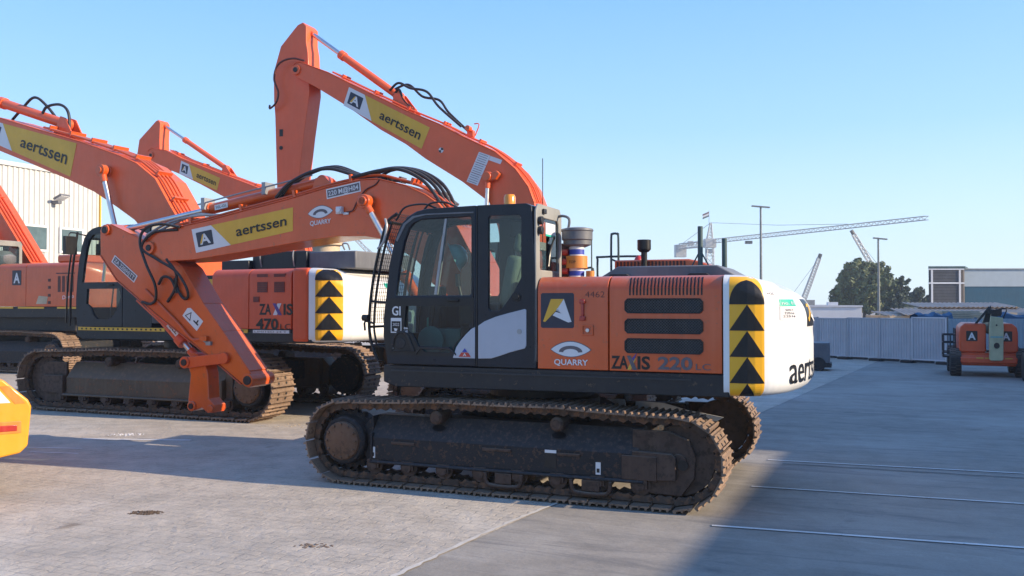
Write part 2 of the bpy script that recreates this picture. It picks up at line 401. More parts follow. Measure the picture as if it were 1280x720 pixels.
def track(root, side, S, sprocket_dir=1, frame_mat='trackframe', detail=True, rz=0.):
    yc = S['yc'] * side if side > 0 else -S.get('yfar', S['yc']); w = S['w'] / 2; sc = S['sc']
    fr = MB(); sd = sprocket_dir
    X = lambda x: x * sc * sd
    # main beam: cross-section follows the slope to the outside
    yo = side
    def sec(z): return z * sc
    ya, yb, yi = .16 * yo, -.02 * yo, -.20 * yo
    cs = [(yc + ya * sc, sec(.265)), (yc + ya * sc, sec(.51)), (yc + (ya * .92) * sc, sec(.53)), (yc + yb * sc, sec(.74)), (yc + yi * sc, sec(.74)), (yc + yi * sc, sec(.265))]
    fr.prism(cs, X(-1.45), X(1.50), ax='x')
    fr.box(min(X(-1.5), X(1.50)), max(X(-1.5), X(1.50)), yc - .20 * sc, yc + .20 * sc, sec(.238), sec(.262))
    fr.prism([(X(1.50), sec(.22)), (X(1.62), sec(.30)), (X(1.62), sec(.62)), (X(1.50), sec(.74))], yc - .18 * sc, yc + .10 * sc)
    fr.box(min(X(1.47), X(1.50)), max(X(1.47), X(1.50)), yc - .20 * sc, yc + .185 * sc, sec(.20), sec(.56))
    fr.box(min(X(-1.5), X(1.48)), max(X(-1.5), X(1.48)), yc - .2 * sc, yc + .19 * sc, sec(.25), sec(.268))
    f = fr.build('crawler_frame', root, frame_mat, bevel=.012 * sc)
    if rz: f.rotation_euler = (0, 0, rz)
    P = stadium(S, S['rise']); nsh = S['n']; smp, tot = sample(P, nsh); pitch = tot / nsh
    sh = MB(); ch = MB(); bo = MB()
    t = .016 * sc; g = .026 * sc
    for (p, d) in smp:
        nx, nz = -d[1], d[0]           # outward normal for this travel direction
        cx, cz = p
        # make sure it points outward
        def Q(a, b): return (cx + d[0] * a + nx * b, cz + d[1] * a + nz * b)
        h = pitch * .468; jit = random.uniform(-.004, .004)
        pl = [(-h, 0), (h * .93, 0), (h, -.012 * sc), (h, t * .6), (h * .8, t), (h * .70, t + g * .75), (h * .55, t + g * .75), (h * .48, t), (h * .05, t), (-.02 * h, t + g * .75), (-.15 * h, t + g * .75), (-.22 * h, t), (-.70 * h, t), (-.74 * h, t + g), (-.92 * h, t + g), (-h, t * .8)]
        sh.prism([Q(a + jit, b) for a, b in pl], yc - w, yc + w)
        if True:
            for yy in (-.085, .085):
                for aa in (-.45, .28):
                    q0, q1 = Q(h * aa, t), Q(h * aa, t + .006 * sc)
                    bo.cyl((q0[0], yc + yy * sc, q0[1]), (q1[0], yc + yy * sc, q1[1]), .019 * sc, n=6)
        lh = .088 * sc
        for ys in (-.105, .105):
            link_ = [(-h * 1.08, -.012), (h * .9, -.012), (h * 1.1, -lh * .45), (h * .75, -lh * .95), (h * .1, -lh * .80), (-h * .5, -lh), (-h * 1.02, -lh * .62)]
            o = .012 * (1 if ys > 0 else -1)
            ch.prism([Q(a, b * 1.0) for a, b in link_], yc + (ys - .018) * sc + o, yc + (ys + .018) * sc + o)
        q = Q(h * .92, -lh * .5); ch.cyl((q[0], yc - .135 * sc, q[1]), (q[0], yc + .135 * sc, q[1]), .022 * sc, n=8)
    bo.build('shoe_bolts', f, 'skirt'); sh.build('shoe_plates', f, 'shoe'); ch.build('track_chain', f, 'track')
    # sprocket and final drive
    sp = MB(); xs = S['xc'] * sd; zc = S['zc']; rr = S['r'] - .075 * sc
    teeth = []
    for i in range(21):
        for a, q in ((-.32, .9), (-.14, 1.0), (.14, 1.0), (.32, .9)):
            th = 2 * math.pi * (i + a) / 21; teeth.append((xs + rr * q * math.cos(th), zc + rr * q * math.sin(th)))
    sp.prism(teeth, yc - .04 * sc, yc + .04 * sc)
    sp.lathe((xs, 0, zc), [(.29 * sc, yc - .17 * sc * yo), (.29 * sc, yc + .02 * yo), (.265 * sc, yc + .05 * yo * sc), (.262 * sc, yc + .17 * yo * sc), (.245 * sc, yc + .195 * yo * sc)])
    s_ = sp.build('drive_sprocket', f, 'trackframe', bevel=.004)
    hb = MB(); hb.lathe((xs, 0, zc), [(.215 * sc, yc + .18 * yo * sc), (.205 * sc, yc + .225 * yo * sc), (.18 * sc, yc + .235 * yo * sc), (.05 * sc, yc + .242 * yo * sc)])
    for i in range(12):
        th = 2 * math.pi * i / 12; c = (xs + .18 * sc * math.cos(th), zc + .18 * sc * math.sin(th))
        hb.cyl((c[0], yc + .22 * yo * sc, c[1]), (c[0], yc + .252 * yo * sc, c[1]), .017 * sc, n=6)
    hb.build('hub_cover', f, 'hubrust', bevel=.004)
    # idler
    xi = -S['xc'] * sd; ri = S['r'] - .085 * sc
    il = MB(); il.lathe((xi, 0, zc), [(ri * .3, yc - .09 * sc), (ri * .8, yc - .05 * sc), (ri, yc - .06 * sc), (ri, yc + .06 * sc), (ri * .8, yc + .05 * sc), (ri * .3, yc + .09 * sc)])
    il.build('idler_wheel', f, 'rust', bevel=.004)
    yk = MB(); Q_ = lambda L_: [(xi + a * sd * sc, b * sc) for a, b in L_]
    yk.prism(Q_([(-.14, .30), (-.16, .50), (-.10, .66), (.10, .74), (.45, .74), (.45, .27), (.28, .14), (-.02, .13)]), yc + .07 * yo * sc, yc + .115 * yo * sc)
    yk.prism(Q_([(.02, .29), (.02, .50), (.06, .535), (.44, .545), (.44, .27), (.06, .28)]), yc + .115 * yo * sc, yc + .18 * yo * sc)
    yk.cyl((xi, yc + .11 * yo * sc, zc), (xi, yc + .135 * yo * sc, zc), .075 * sc, n=16)
    yo_ = yk.build('idler_yoke', f, 'rust', bevel=.008)
    if detail:
        yk = MB(); yk.cyl((xi - .04 * sd, yc + .13 * yo, zc - .03), (xi - .04 * sd, yc + .142 * yo, zc - .03), .05, n=14); yk.build('grease_port', f, 'ink')
        for xx in (.72, -.62):
            yk = MB(); cx = xx * sd; T_ = Matrix.Translation((cx, yc + .075 * yo, .635)) @ Matrix.Rotation(R(-49 * yo), 4, 'X')
            vs = [T_ @ Vector((.075 * math.cos(t_ * .39), .04 * math.sin(t_ * .39), .006)) for t_ in range(16)]; yk.add(vs, [list(range(16))]); yk.build('drain_hole', f, 'ink', smooth=False)
    # rollers
    nr = 8
    for i in range(nr):
        x = -S['xc'] * .80 + 1.60 * S['xc'] * i / (nr - 1); rb = MB(); z = .215 * sc
        rb.lathe((x * sd, 0, z), [(.05 * sc, yc - .19 * sc), (.05 * sc, yc - .14 * sc), (.10 * sc, yc - .14 * sc), (.085 * sc, yc - .05 * sc), (.085 * sc, yc + .05 * sc), (.10 * sc, yc + .14 * sc), (.05 * sc, yc + .14 * sc), (.05 * sc, yc + .19 * sc)], n=16)
        rb.box(x * sd - .07 * sc, x * sd + .07 * sc, yc + (.16 * yo - .02) * sc, yc + (.16 * yo + .02) * sc, z - .03 * sc, z + .06 * sc)
        rb.build('track_roller', f, 'rust')
    for x in (.72, -.62):
        rb = MB(); z = S['zc'] + S['r'] + S['rise'] * .8 - .165 * sc
        rb.lathe((x * sc * sd, 0, z), [(.045 * sc, yc - .10 * sc), (.075 * sc, yc - .09 * sc), (.065 * sc, yc), (.075 * sc, yc + .09 * sc), (.072 * sc, yc + .15 * sc), (.05 * sc, yc + .17 * sc)], n=16)
        rb.box(x * sc * sd - .04 * sc, x * sc * sd + .04 * sc, yc - .16 * sc, yc - .10 * sc, .72 * sc, z + .03 * sc)
        rb.build('carrier_roller', f, 'rust')
    if detail:
        for x in (-.06, -.98):
            gb = MB(); xx = x * sc * sd; yy = yc + .185 * yo * sc
            gb.tube([(xx - .20, yy, .235), (xx - .185, yy, .14), (xx - .12, yy, .105), (xx + .12, yy, .105), (xx + .185, yy, .14), (xx + .20, yy, .235)], .022, 8, 4)
            gb.box(xx - .09, xx + .09, yy - .03, yy + .012, .13, .235)
            gb.build('track_guide', f, 'rust', bevel=.004)
        h = MB(); oy = yc + .16 * yo * sc
        for (x0, x1, z0, z1) in ((-.62, -.50, .33, .46),): 
            h.box(x0 * sd if sd > 0 else -x1 * 1, x1 if sd > 0 else -x0, min(oy, oy + .004 * yo), max(oy, oy + .004 * yo), z0, z1)
        h.build('frame_opening', f, 'ink')
        for x, z, dx in ((.02, .47, .16), (-.75, .47, .12), (1.1, .47, .14)):
            h = MB(); h.box(x * sd - dx, x * sd + dx, min(oy, oy + .02 * yo), max(oy, oy + .02 * yo), z - .02, z + .01); h.build('scraped_rib', f, 'rust', bevel=.006)
        h = MB(); h.box(-1.46 * sd - .17 , -1.46 * sd + .17, min(oy, oy + .03 * yo), max(oy, oy + .03 * yo), .27, .50)
        h.build('scraped_rib', f, 'rust', bevel=.006)
        for x in (1.47, -1.05):
            d = MB(); d.m('decwhite'); d.box(x * sd - .025, x * sd + .025, min(oy, oy + .003 * yo), max(oy, oy + .003 * yo), .29, .41)
            d.m('ink'); d.box(x * sd - .015, x * sd + .015, min(oy, oy + .005 * yo), max(oy, oy + .005 * yo), .31, .35); d.build('lashing_sticker', f)
        d = MB(); d.box(-.62, -.50, min(oy, oy + .006), max(oy, oy + .006), .47, .50); d.build('step_label', f, 'decwhite')
    return f
def undercarriage(root, S, sd, yaw, detail=True, far_detail=False, frame_mat='trackframe'):
    track(root, 1, S, sd, detail=detail, frame_mat=frame_mat, rz=yaw); track(root, -1, S, sd, detail=far_detail, frame_mat=frame_mat, rz=yaw)
    sc = S['sc']; m = MB()
    m.prism([(-.75 * sc, .42 * sc), (-.75 * sc, .74 * sc), (-.55 * sc, .84 * sc), (.55 * sc, .84 * sc), (.75 * sc, .74 * sc), (.75 * sc, .42 * sc)], -.62 * sc, .62 * sc)
    for sx in (-1, 1):
        for sy in (-1, 1):
            m.prism([(sx * .45 * sc, sy * .5 * sc), (sx * .95 * sc, sy * 1.0 * S['yc']), (sx * 1.35 * sc, sy * 1.0 * S['yc']), (sx * .75 * sc, sy * .3 * sc)], .40 * sc, .70 * sc, ax='z')
    o = m.build('car_body', root, 'trackframe', bevel=.02); o.rotation_euler = (0, 0, yaw)
    m = MB(); m.lathe((0, 0, 0), [(.66 * sc, .80 * sc), (.66 * sc, .90 * sc), (.60 * sc, .92 * sc), (.60 * sc, S['ring'])], axis='z', n=40)
    m.build('swing_bearing', root, 'skirt')
S_A = dict(xc=1.83, r=.415, zc=.46, yc=1.15, yfar=1.30, w=.54, n=49, rise=.055, sc=1., ring=1.05)
S_B = dict(xc=2.34, r=.505, zc=.565, yc=1.42, w=.60, n=50, rise=.06, sc=1.2, ring=1.32)

def cylinder_ram(root, base, rod_end, r, frac, y, mat='orange', name='ram', eye=.09, wid=.16):
    """hydraulic ram in the plane y between pins base and rod_end (x,z)"""
    b = Vector((base[0], y, base[1])); e = Vector((rod_end[0], y, rod_end[1])); d = (e - b)
    m = MB(); k = b + d * frac
    m.cyl(b, k, r, n=20); m.cyl(k - d.normalized() * r * 1.3, k + d.normalized() * r * .25, r * 1.22, n=20)
    m.cyl((b.x, y - wid / 2, b.z), (b.x, y + wid / 2, b.z), eye, n=18)
    o = m.build(name, root, mat, bevel=.004)
    q = MB(); q.cyl(k, e, r * .56, n=16)
    q.build('piston_rod', o, 'chrome')
    q = MB(); q.cyl((e.x, y - wid / 2, e.z), (e.x, y + wid / 2, e.z), eye, n=18); q.cyl((e.x, y - wid / 2 - .03, e.z), (e.x, y + wid / 2 + .03, e.z), eye * .55, n=14)
    q.cyl(e - d.normalized() * eye * 2.0, e - d.normalized() * eye * .5, r * .75, n=14)
    q.build('rod_eye', o, mat, bevel=.003)
    return o
def offset_line(pts, t):
    out = []
    for i in range(len(pts)):
        a = Vector(pts[max(i - 1, 0)]); b = Vector(pts[min(i + 1, len(pts) - 1)]); d = (b - a).normalized()
        out.append((pts[i][0] + d.y * t, pts[i][1] - d.x * t))
    return out
def resample(pts, n):
    L = [0]
    for a, b in zip(pts, pts[1:]): L.append(L[-1] + math.dist(a, b))
    out = []
    for k in range(n):
        d = L[-1] * k / (n - 1); j = max(i for i in range(len(L)) if L[i] <= d + 1e-9); j = min(j, len(pts) - 2)
        t = (d - L[j]) / (L[j + 1] - L[j]); out.append((pts[j][0] + (pts[j + 1][0] - pts[j][0]) * t, pts[j][1] + (pts[j + 1][1] - pts[j][1]) * t))
    return out
def boom_beam(root, top, bottom, w, mat, name='boom', pins=(), pin_r=.10, fl=.012):
    """top: points tip->foot, bottom: foot->tip (x,z)"""
    m = MB(); m.prism(top + bottom, -w, w)
    # flange plates a touch wider than the webs
    m.strip(top, -fl, -w - .018, w + .018)
    for (p, r) in pins:
        m.cyl((p[0], -w - .035, p[1]), (p[0], w + .035, p[1]), r, n=22)
    o = m.build(name, root, mat, bevel=.008)
    q = MB()
    for (p, r) in pins:
        q.cyl((p[0], -w - .05, p[1]), (p[0], w + .05, p[1]), r * .5, n=14)
    if pins: q.build('pin', o, 'skirt', bevel=.003)
    return o
def pipes(o, line, ys, r, mat, off=.05, name='hydraulic_pipe', clamps=4, n=14):
    m = MB(); L = resample(line, n); L = offset_line(L, -off) if False else L
    up = []
    for i in range(len(L)):
        a = Vector(L[max(i - 1, 0)]); b = Vector(L[min(i + 1, len(L) - 1)]); d = (b - a).normalized(); nn = Vector((-d.y, d.x))
        if nn.y < 0 or (abs(nn.y) < .2 and nn.x > 0 and False): nn = -nn
        up.append((L[i][0] + nn.x * off, L[i][1] + nn.y * off))
    for y in ys: m.tube([(p[0], y, p[1]) for p in up], r, 8, 2)
    k = max(1, (n - 1) // clamps)
    for i in range(1, n - 1, k):
        p = up[i]; a = Vector(up[i - 1]); b = Vector(up[i + 1]); d = (b - a).normalized()
        T = Matrix.Translation((p[0], 0, p[1])) @ Matrix.Rotation(-math.atan2(d.y, d.x), 4, 'Y')
        m.box(-.018, .018, min(ys) - .03, max(ys) + .03, -off, r + .008, T)
    return m.build(name, o, mat)
def hoses(parent, lines, r, mat='hose', name='hose'):
    for l in lines:
        m = MB(); m.tube(l, r, 8, 7); m.build(name, parent, mat)

# --------------------------------------------------------------- upper structure
def counterweight(root, U, decor=True, mat='white'):
    W, xw, RR = U['W'], U['xw'], U['R']; z0, z1 = U['zs'] + .04, U['zt'] + U.get('cwup', .0)
    xe = xw - U.get('cwflat', .12) * .5
    a1 = math.asin((W - .40) / RR); pts = [(xw, W)] + [(xw + (xe - xw) * i / 3, W) for i in range(1, 4)]
    p0 = Vector((xe, W)); p2 = Vector((-RR * math.cos(a1), RR * math.sin(a1))); p1 = Vector((p2.x + (.17 if RR < 4 else .22), W))
    for i in range(1, 9):
        t = i / 8; q = p0 * (1 - t) ** 2 + p1 * 2 * t * (1 - t) + p2 * t * t; pts.append((q.x, q.y))
    for i in range(1, 13):
        a = a1 * (1 - i / 12); pts.append((-RR * math.cos(a), RR * math.sin(a)))
    full = pts + [(x, -y) for x, y in reversed(pts[:-1])]
    L = [0]
    for a, b in zip(full, full[1:]): L.append(L[-1] + math.dist(a, b))
    xr = -RR
    def S(s, z, off=0.):
        s = max(0, min(L[-1], s)); j = 0
        while j < len(L) - 2 and L[j + 1] < s: j += 1
        t = (s - L[j]) / (L[j + 1] - L[j]); a, b = Vector(full[j]), Vector(full[j + 1]); p = a + (b - a) * t
        def nrm(k):
            a_ = Vector(full[max(k - 1, 0)]); b_ = Vector(full[min(k + 1, len(full) - 1)]); d = (b_ - a_).normalized(); return Vector((d.y, -d.x)) * -1
        n = (nrm(j) * (1 - t) + nrm(j + 1) * t).normalized()
        if n.dot(Vector((p.x, p.y))) < 0 and abs(p.x) > 0: n = -n
        q = max(0, min(1, (xw - p.x) / (xw - xr)))
        zt = z1 - .12 * q * q; rt = .10 + .24 * q; rb = .07 + .10 * q
        ins = 0
        if z > zt - rt: k = min(1, (z - zt + rt) / rt); ins = rt * (1 - math.sqrt(max(0, 1 - k * k)))
        if z < z0 + rb: k = min(1, (z0 + rb - z) / rb); ins = rb * (1 - math.sqrt(max(0, 1 - k * k)))
        # shallow waist line round the back
        ins += .012 * math.exp(-((z - (z0 + z1) * .5 - .02) / .03) ** 2) * max(0, q - .6) * 2.5
        return Vector((p.x + n.x * (off - ins), p.y + n.y * (off - ins), z)), zt
    m = MB(); ns = 200; fr = [0, .015, .05, .1] + [.1 + .7 * i / 14 for i in range(1, 15)] + [.84, .88, .915, .945, .97, .985, .995, 1.0]
    V = []
    for i in range(ns + 1):
        s = L[-1] * i / ns; _, zt = S(s, z0 + .3)
        for f in fr: V.append(S(s, z0 + (zt - z0) * f)[0])
    k = len(fr); F = [(i * k + j, (i + 1) * k + j, (i + 1) * k + j + 1, i * k + j + 1) for i in range(ns) for j in range(k - 1)]
    m.add(V, F)
    # caps: top and bottom as strips to the front edge line
    for j, rev in ((0, 0), (k - 1, 1)):
        half = ns // 2
        for i in range(half):
            a, b = V[i * k + j], V[(i + 1) * k + j]; c, d = V[(ns - i - 1) * k + j], V[(ns - i) * k + j]
            m.add([a, b, c, d], [(0, 1, 2, 3)])
    m.quad(*[V[i] for i in (0, k - 1, ns * k + k - 1, ns * k)])
    bm_o = m.build('counterweight', root, mat)
    return bm_o, S, L[-1], pts, L
def upper(root, U, pm='orange', cwmat='white', letters=None, far=False):
    W, zb, zs, zt, xw = U['W'], U['zb'], U['zs'], U['zt'], U['xw']
    xs = U['panels']; xf = U['xf']
    # skirt / revolving frame
    m = MB(); m.prism([(xf, zs + .06), (xf, zb - .01), (xw - .05, zb - .01), (xw - .05, zs + .03), (xf - .15, zs + .01)], -W + .01, W - .012)
    m.prism([(xf - .3, zs - .03), (xf - .2, zs + .02), (xw, zs + .02), (xw + .1, zs - .0)], -.7 * W, .70 * W)
    rf = m.build('revolving_frame', root, 'skirt', bevel=.015)
    q = MB(); q.box(xw + .3, xf - .1, W - .012, W + .004, zb - .075, zb - .06); q.build('frame_rail', rf, 'black')
    # engine house sides with rounded shoulder
    rs = .15
    sec = [(W - .10, zb), (W, zb)] + [(W - rs + rs * math.cos(R(a)), zt - rs + rs * math.sin(R(a))) for a in range(0, 91, 15)] + [(.25, zt), (.25, zb)]
    prev = None
    doors = []
    for a, b in zip(xs, xs[1:]):
        m = MB(); m.prism(sec, a - .006, b + .006, ax='x'); doors.append(m.build('side_door', root, pm, bevel=.006))
    m = MB(); m.box(xs[-1] + .01, xs[0] - .01, .3, W - .16, zb, zt - .12); m.build('engine_core', root, 'ink')
    secr = [(-y, z) for y, z in sec]
    m = MB(); m.prism([(y * 1.0, z) for y, z in secr], xs[0] - .006, xs[-1] + .006, ax='x'); m.build('right_side_cover', root, pm, bevel=.006)
    # front right tank and tool box
    m = MB(); m.prism([(xs[0] + .02, zb), (xs[0] + .02, zt - .04), (xf - .75, zt - .04), (xf - .70, zt - .3), (xf - .12, zt - .45), (xf - .06, zb)], -W, -.42)
    m.build('fuel_tank', root, pm, bevel=.03)
    return rf, doors, sec
def cab(root, sx, ox, zb, sz, glassm='glass', full=True, y0=.46, y1=1.26):
    X = lambda x: (x) * sx + ox
    Z = lambda z: (z - 1.30) * sz + zb
    P = lambda L: [(X(a), Z(b)) for a, b in L]
    outline = [(1.33, 1.30), (1.365, 1.55), (1.365, 1.80), (1.335, 2.15), (1.295, 2.42), (1.24, 2.64), (1.18, 2.78), (1.09, 2.885), (.98, 2.94), (.86, 2.965), (.26, 2.975), (-.28, 2.975), (-.335, 2.95), (-.345, 2.88), (-.385, 2.23), (-.39, 1.30)]
    w1 = [(1.225, 2.04), (1.175, 2.36), (1.115, 2.62), (1.06, 2.76), (1.0, 2.82), (.92, 2.85), (.35, 2.86), (.33, 2.84), (.33, 2.07), (.35, 2.04)]
    low = [(1.10, 1.93), (.34, 1.93), (.30, 1.80), (.38, 1.60), (.50, 1.46), (.60, 1.42), (.86, 1.42), (.95, 1.50), (1.02, 1.62), (1.12, 1.68)]
    w2 = [(.14, 2.83), (.12, 2.86), (-.20, 2.86), (-.225, 2.83), (-.225, 2.22), (-.15, 2.08), (-.02, 1.91), (.02, 1.88), (.12, 1.88), (.14, 1.91)]
    door_o = [p for p in outline if p[0] > .28] + [(.275, 2.975), (.275, 1.30)]
    rear_o = [(.262, 1.30), (.262, 2.975)] + [p for p in outline if p[0] < .25]
    # shell: roof, far side, floor, rear frame
    m = MB()
    m.prism(P(rear_o), y1 - .055, y1, holes=[P(w2)])
    m.prism(P(outline), y0, y0 + .05, holes=[P(w1), P(w2)])
    roof = [(1.19, 2.765), (1.09, 2.885), (.98, 2.94), (.86, 2.965), (.26, 2.975), (-.28, 2.975), (-.335, 2.95), (-.335, 2.90), (.8, 2.90), (1.0, 2.87), (1.10, 2.80)]
    m.prism(P(roof), y0 + .05, y1 - .056)
    m.box(X(-.38), X(1.33), y0 + .05, y1 - .056, Z(1.30), Z(1.36))
    m.prism(P([(1.33, 1.36), (1.362, 1.55), (1.362, 1.62), (1.30, 1.62), (1.28, 1.36)]), y0 + .05, y1 - .056)
    for ya, yb in ((y0 + .05, y0 + .09), (y1 - .10, y1 - .056)):                # front corner posts
        m.prism(P([(1.362, 1.62), (1.362, 1.80), (1.335, 2.15), (1.295, 2.42), (1.24, 2.64), (1.19, 2.765), (1.15, 2.74), (1.20, 2.60), (1.25, 2.40), (1.295, 2.14), (1.32, 1.80), (1.32, 1.62)]), ya, yb)
    c = m.build('cab', root, 'cabdark', bevel=.010 if full else 0)
    # door
    m = MB(); m.prism(P(door_o), y1 - .05, y1 + .004, holes=[P(w1), P(low)])
    d = m.build('cab_door', c, 'cabdark', bevel=.012 if full else 0)
    # rear face, dusty grey
    rr = MB(); ym0, ym1 = y0 + .0, y1 + .0
    zz0, zz1 = Z(1.36), Z(2.975)
    o_ = [(ym0, zz0), (ym1, zz0), (ym1, Z(2.90)), (ym1 - .06, zz1), (ym0 + .06, zz1), (ym0, Z(2.90))]
    hb = [(ym0 + .11, Z(2.30)), (ym1 - .13, Z(2.30)), (ym1 - .10, Z(2.34)), (ym1 - .10, Z(2.80)), (ym1 - .14, Z(2.84)), (ym0 + .14, Z(2.84)), (ym0 + .10, Z(2.80)), (ym0 + .10, Z(2.34))]
    rr.prism(o_, X(-.365) - .028, X(-.365) - .0, holes=[hb], ax='x')
    rp = rr.build('cab_rear_frame', c, 'cabrear', bevel=.012)
    q = MB(); q.add([(X(-.375), a, b) for a, b in hb], [list(range(len(hb)))]); q.build('rear_glass', rp, 'glass')
    if full:
        q = MB(); q.m('decwhite'); q.box(X(-.385), X(-.38), y0 + .20, y0 + .50, Z(2.66), Z(2.80)); q.m('green'); q.box(X(-.388), X(-.386), y0 + .20, y0 + .50, Z(2.66), Z(2.68)); q.build('rear_window_sticker', rp)
        q = MB()
        for z in (2.80, 2.70): q.cyl((X(-.40), y1 - .06, Z(z)), (X(-.44), y1 - .06, Z(z)), .042, n=16)
        q.box(X(-.42), X(-.40), y1 - .24, y1 - .16, Z(2.88), Z(2.93)); q.build('work_light', rp, 'skirt', bevel=.004)
        q = MB(); q.tube([(X(-.41), y1 - .50, Z(2.66)), (X(-.42), y1 - .34, Z(2.50)), (X(-.42), y1 - .28, Z(2.34))], .012, 6, 3); q.build('wiper', rp, 'ink')
    # glazing
    g = MB()
    g.add([(a, y1 - .02, b) for a, b in P(w1)], [list(range(len(w1)))]); 
    g.build('door_glass', d, glassm)
    g = MB(); g.add([(a, y1 - .02, b) for a, b in P(low)], [list(range(len(low)))]); g.build('lower_door_glass', d, 'glassdark')
    for yy, ww in ((y1 - .02, w2), (y0 + .02, w2), (y0 + .02, w1)):
        g = MB(); g.add([(a, yy, b) for a, b in P(ww)], [list(range(len(ww)))]); g.build('side_glass', c, glassm)
    g = MB(); fl = P([(1.345, 1.62), (1.345, 1.80), (1.318, 2.15), (1.275, 2.42), (1.22, 2.62), (1.17, 2.76)])
    for a, b in zip(fl, fl[1:]): g.quad((a[0], y0 + .09, a[1]), (b[0], y0 + .09, b[1]), (b[0], y1 - .10, b[1]), (a[0], y1 - .10, a[1]))
    g.build('windscreen', c, 'glass')
    # door window bar, handle, seals
    q = MB(); q.prism(P([(.615, 2.85), (.64, 2.85), (.765, 2.05), (.735, 2.05)]), y1 - .045, y1 - .002); q.build('window_bar', d, 'galv')
    q = MB(); q.prism(P([(.47, 2.0), (.60, 2.0), (.60, 1.975), (.47, 1.975)]), y1, y1 + .03); q.build('door_handle', d, 'ink', bevel=.005)
    # interior
    st = MB(); st.m('seat'); yc = (y0 + y1) / 2
    T = Matrix.Translation((X(.05), yc, Z(1.95))) @ Matrix.Rotation(R(-12), 4, 'Y')
    st.box(-.08, .07, -.21, .21, -.1, .52, T); st.box(X(.02), X(.52), yc - .21, yc + .21, Z(1.80), Z(1.93))
    T = Matrix.Translation((X(-.06), yc, Z(2.50))) @ Matrix.Rotation(R(-12), 4, 'Y'); st.box(-.05, .05, -.14, .14, 0, .20, T)
    st.build('operator_seat', c, bevel=.05, seg=3)
    ib = MB(); ib.box(X(.0), X(.55), yc - .22, yc + .22, Z(1.37), Z(1.78))
    for s_ in (-1, 1): ib.box(X(.05), X(.52), yc + s_ * .27 - .05, yc + s_ * .27 + .05, Z(1.72), Z(1.98))
    ib.box(X(.95), X(1.12), y0 + .10, y0 + .26, Z(1.36), Z(2.15)); 
    ib.build('console', c, 'interior', bevel=.03)
    q = MB()
    for s_ in (-1, 1):
        q.cyl((X(.50), yc + s_ * .27, Z(2.0)), (X(.54), yc + s_ * .27, Z(2.16)), .014, n=8); q.cyl((X(.54), yc + s_ * .27, Z(2.14)), (X(.55), yc + s_ * .27, Z(2.27)), .028, n=10)
        q.cyl((X(1.0), yc + s_ * .08, Z(1.37)), (X(.92), yc + s_ * .08, Z(1.95)), .013, n=8)
    q.build('control_lever', c, 'ink')
    if full:
        q = MB(); q.box(X(.02), X(-.14), y0 + .12, y0 + .50, Z(2.66), Z(2.83)); q.box(X(.0), X(-.10), y0 + .14, y0 + .46, Z(2.52), Z(2.62)); q.build('radio_unit', c, 'ink', bevel=.01)
        q = MB(); q.box(X(.62), X(.98), y0 + .10, y0 + .45, Z(1.40), Z(1.68)); q.cyl((X(.95), yc + .1, Z(1.55)), (X(.95), yc + .12, Z(1.55)), .16, n=18); q.build('storage_bin', c, 'teal', bevel=.03); q = MB(); q.box(X(.98), X(1.16), y0 + .06, y0 + .22, Z(1.52), Z(1.80)); q.build('lunch_box', c, 'green', bevel=.02); q = MB(); q.cyl((X(.45), y0 + .3, Z(1.42)), (X(.62), y0 + .34, Z(1.62)), .07, n=14); q.build('rag_roll', c, 'orange3')
    return c, d, P, X, Z, y0, y1

GRP = 'crawler excavators parked across the yard'
def place(P, z=0): return (P[0], P[1], z)

# =============================================================== nearest excavator
YAW = R(158.1)
A = thing('crawler_excavator', 'nearest orange crawler excavator with dark cab, its side lettered 220LC', 'excavator', (.353, 10.2, 0), YAW, GRP)
undercarriage(A, S_A, 1, 0)
UA = dict(W=1.26, zb=1.30, zs=1.05, zt=2.225, xw=-2.245, R=2.97, xf=1.38, panels=[-.40, -1.145, -2.24], cwflat=.30)
rf, doors, sec = upper(A, UA)
W = 1.26
# rear door 1 details
d0, d1 = doors
d = plane_decal((-.44, 1.71), (-.35, 0), (0, .35), W + .001); logo_A(d, 0, 0, 1, 1); d.build('logo_plate', d0)
d = plane_decal((-.55, 1.345), (-.41, 0), (0, .23), W + .001); logo_eye(d, 0, 0, 1, 1); d.build('emblem', d0)
d = plane_decal((0, 0), (1, 0), (0, 1), W + .001)
d = Decal(lambda u, v, l: (-.905 - u, W + .0005 + .0015 * l, 2.015 + v)); d.text('inkred', '4462', 0, 0, .06, .20, -.01); d.build('fleet_number', d0)
m = MB(); m.box(-.895, -.865, W, W + .02, 1.80, 1.985); m.prism([(-.91, 1.955), (-.85, 1.955), (-.85, 1.995), (-.91, 1.995)], W, W + .03); m.box(-.91, -.85, W, W + .028, 1.785, 1.83); m.build('door_handle', d0, 'red', bevel=.008)
m = MB(); m.m('orange'); m.prism([(-.87, 1.64), (-.99, 1.64), (-.99, 1.745), (-.87, 1.745)], W, W + .014, holes=[[(-.885, 1.655), (-.975, 1.655), (-.975, 1.73), (-.885, 1.73)]]); m.m('chrome'); m.cyl((-.93, W, 1.69), (-.93, W + .014, 1.69), .02, n=12)
m.build('door_lock', d0, bevel=.003)
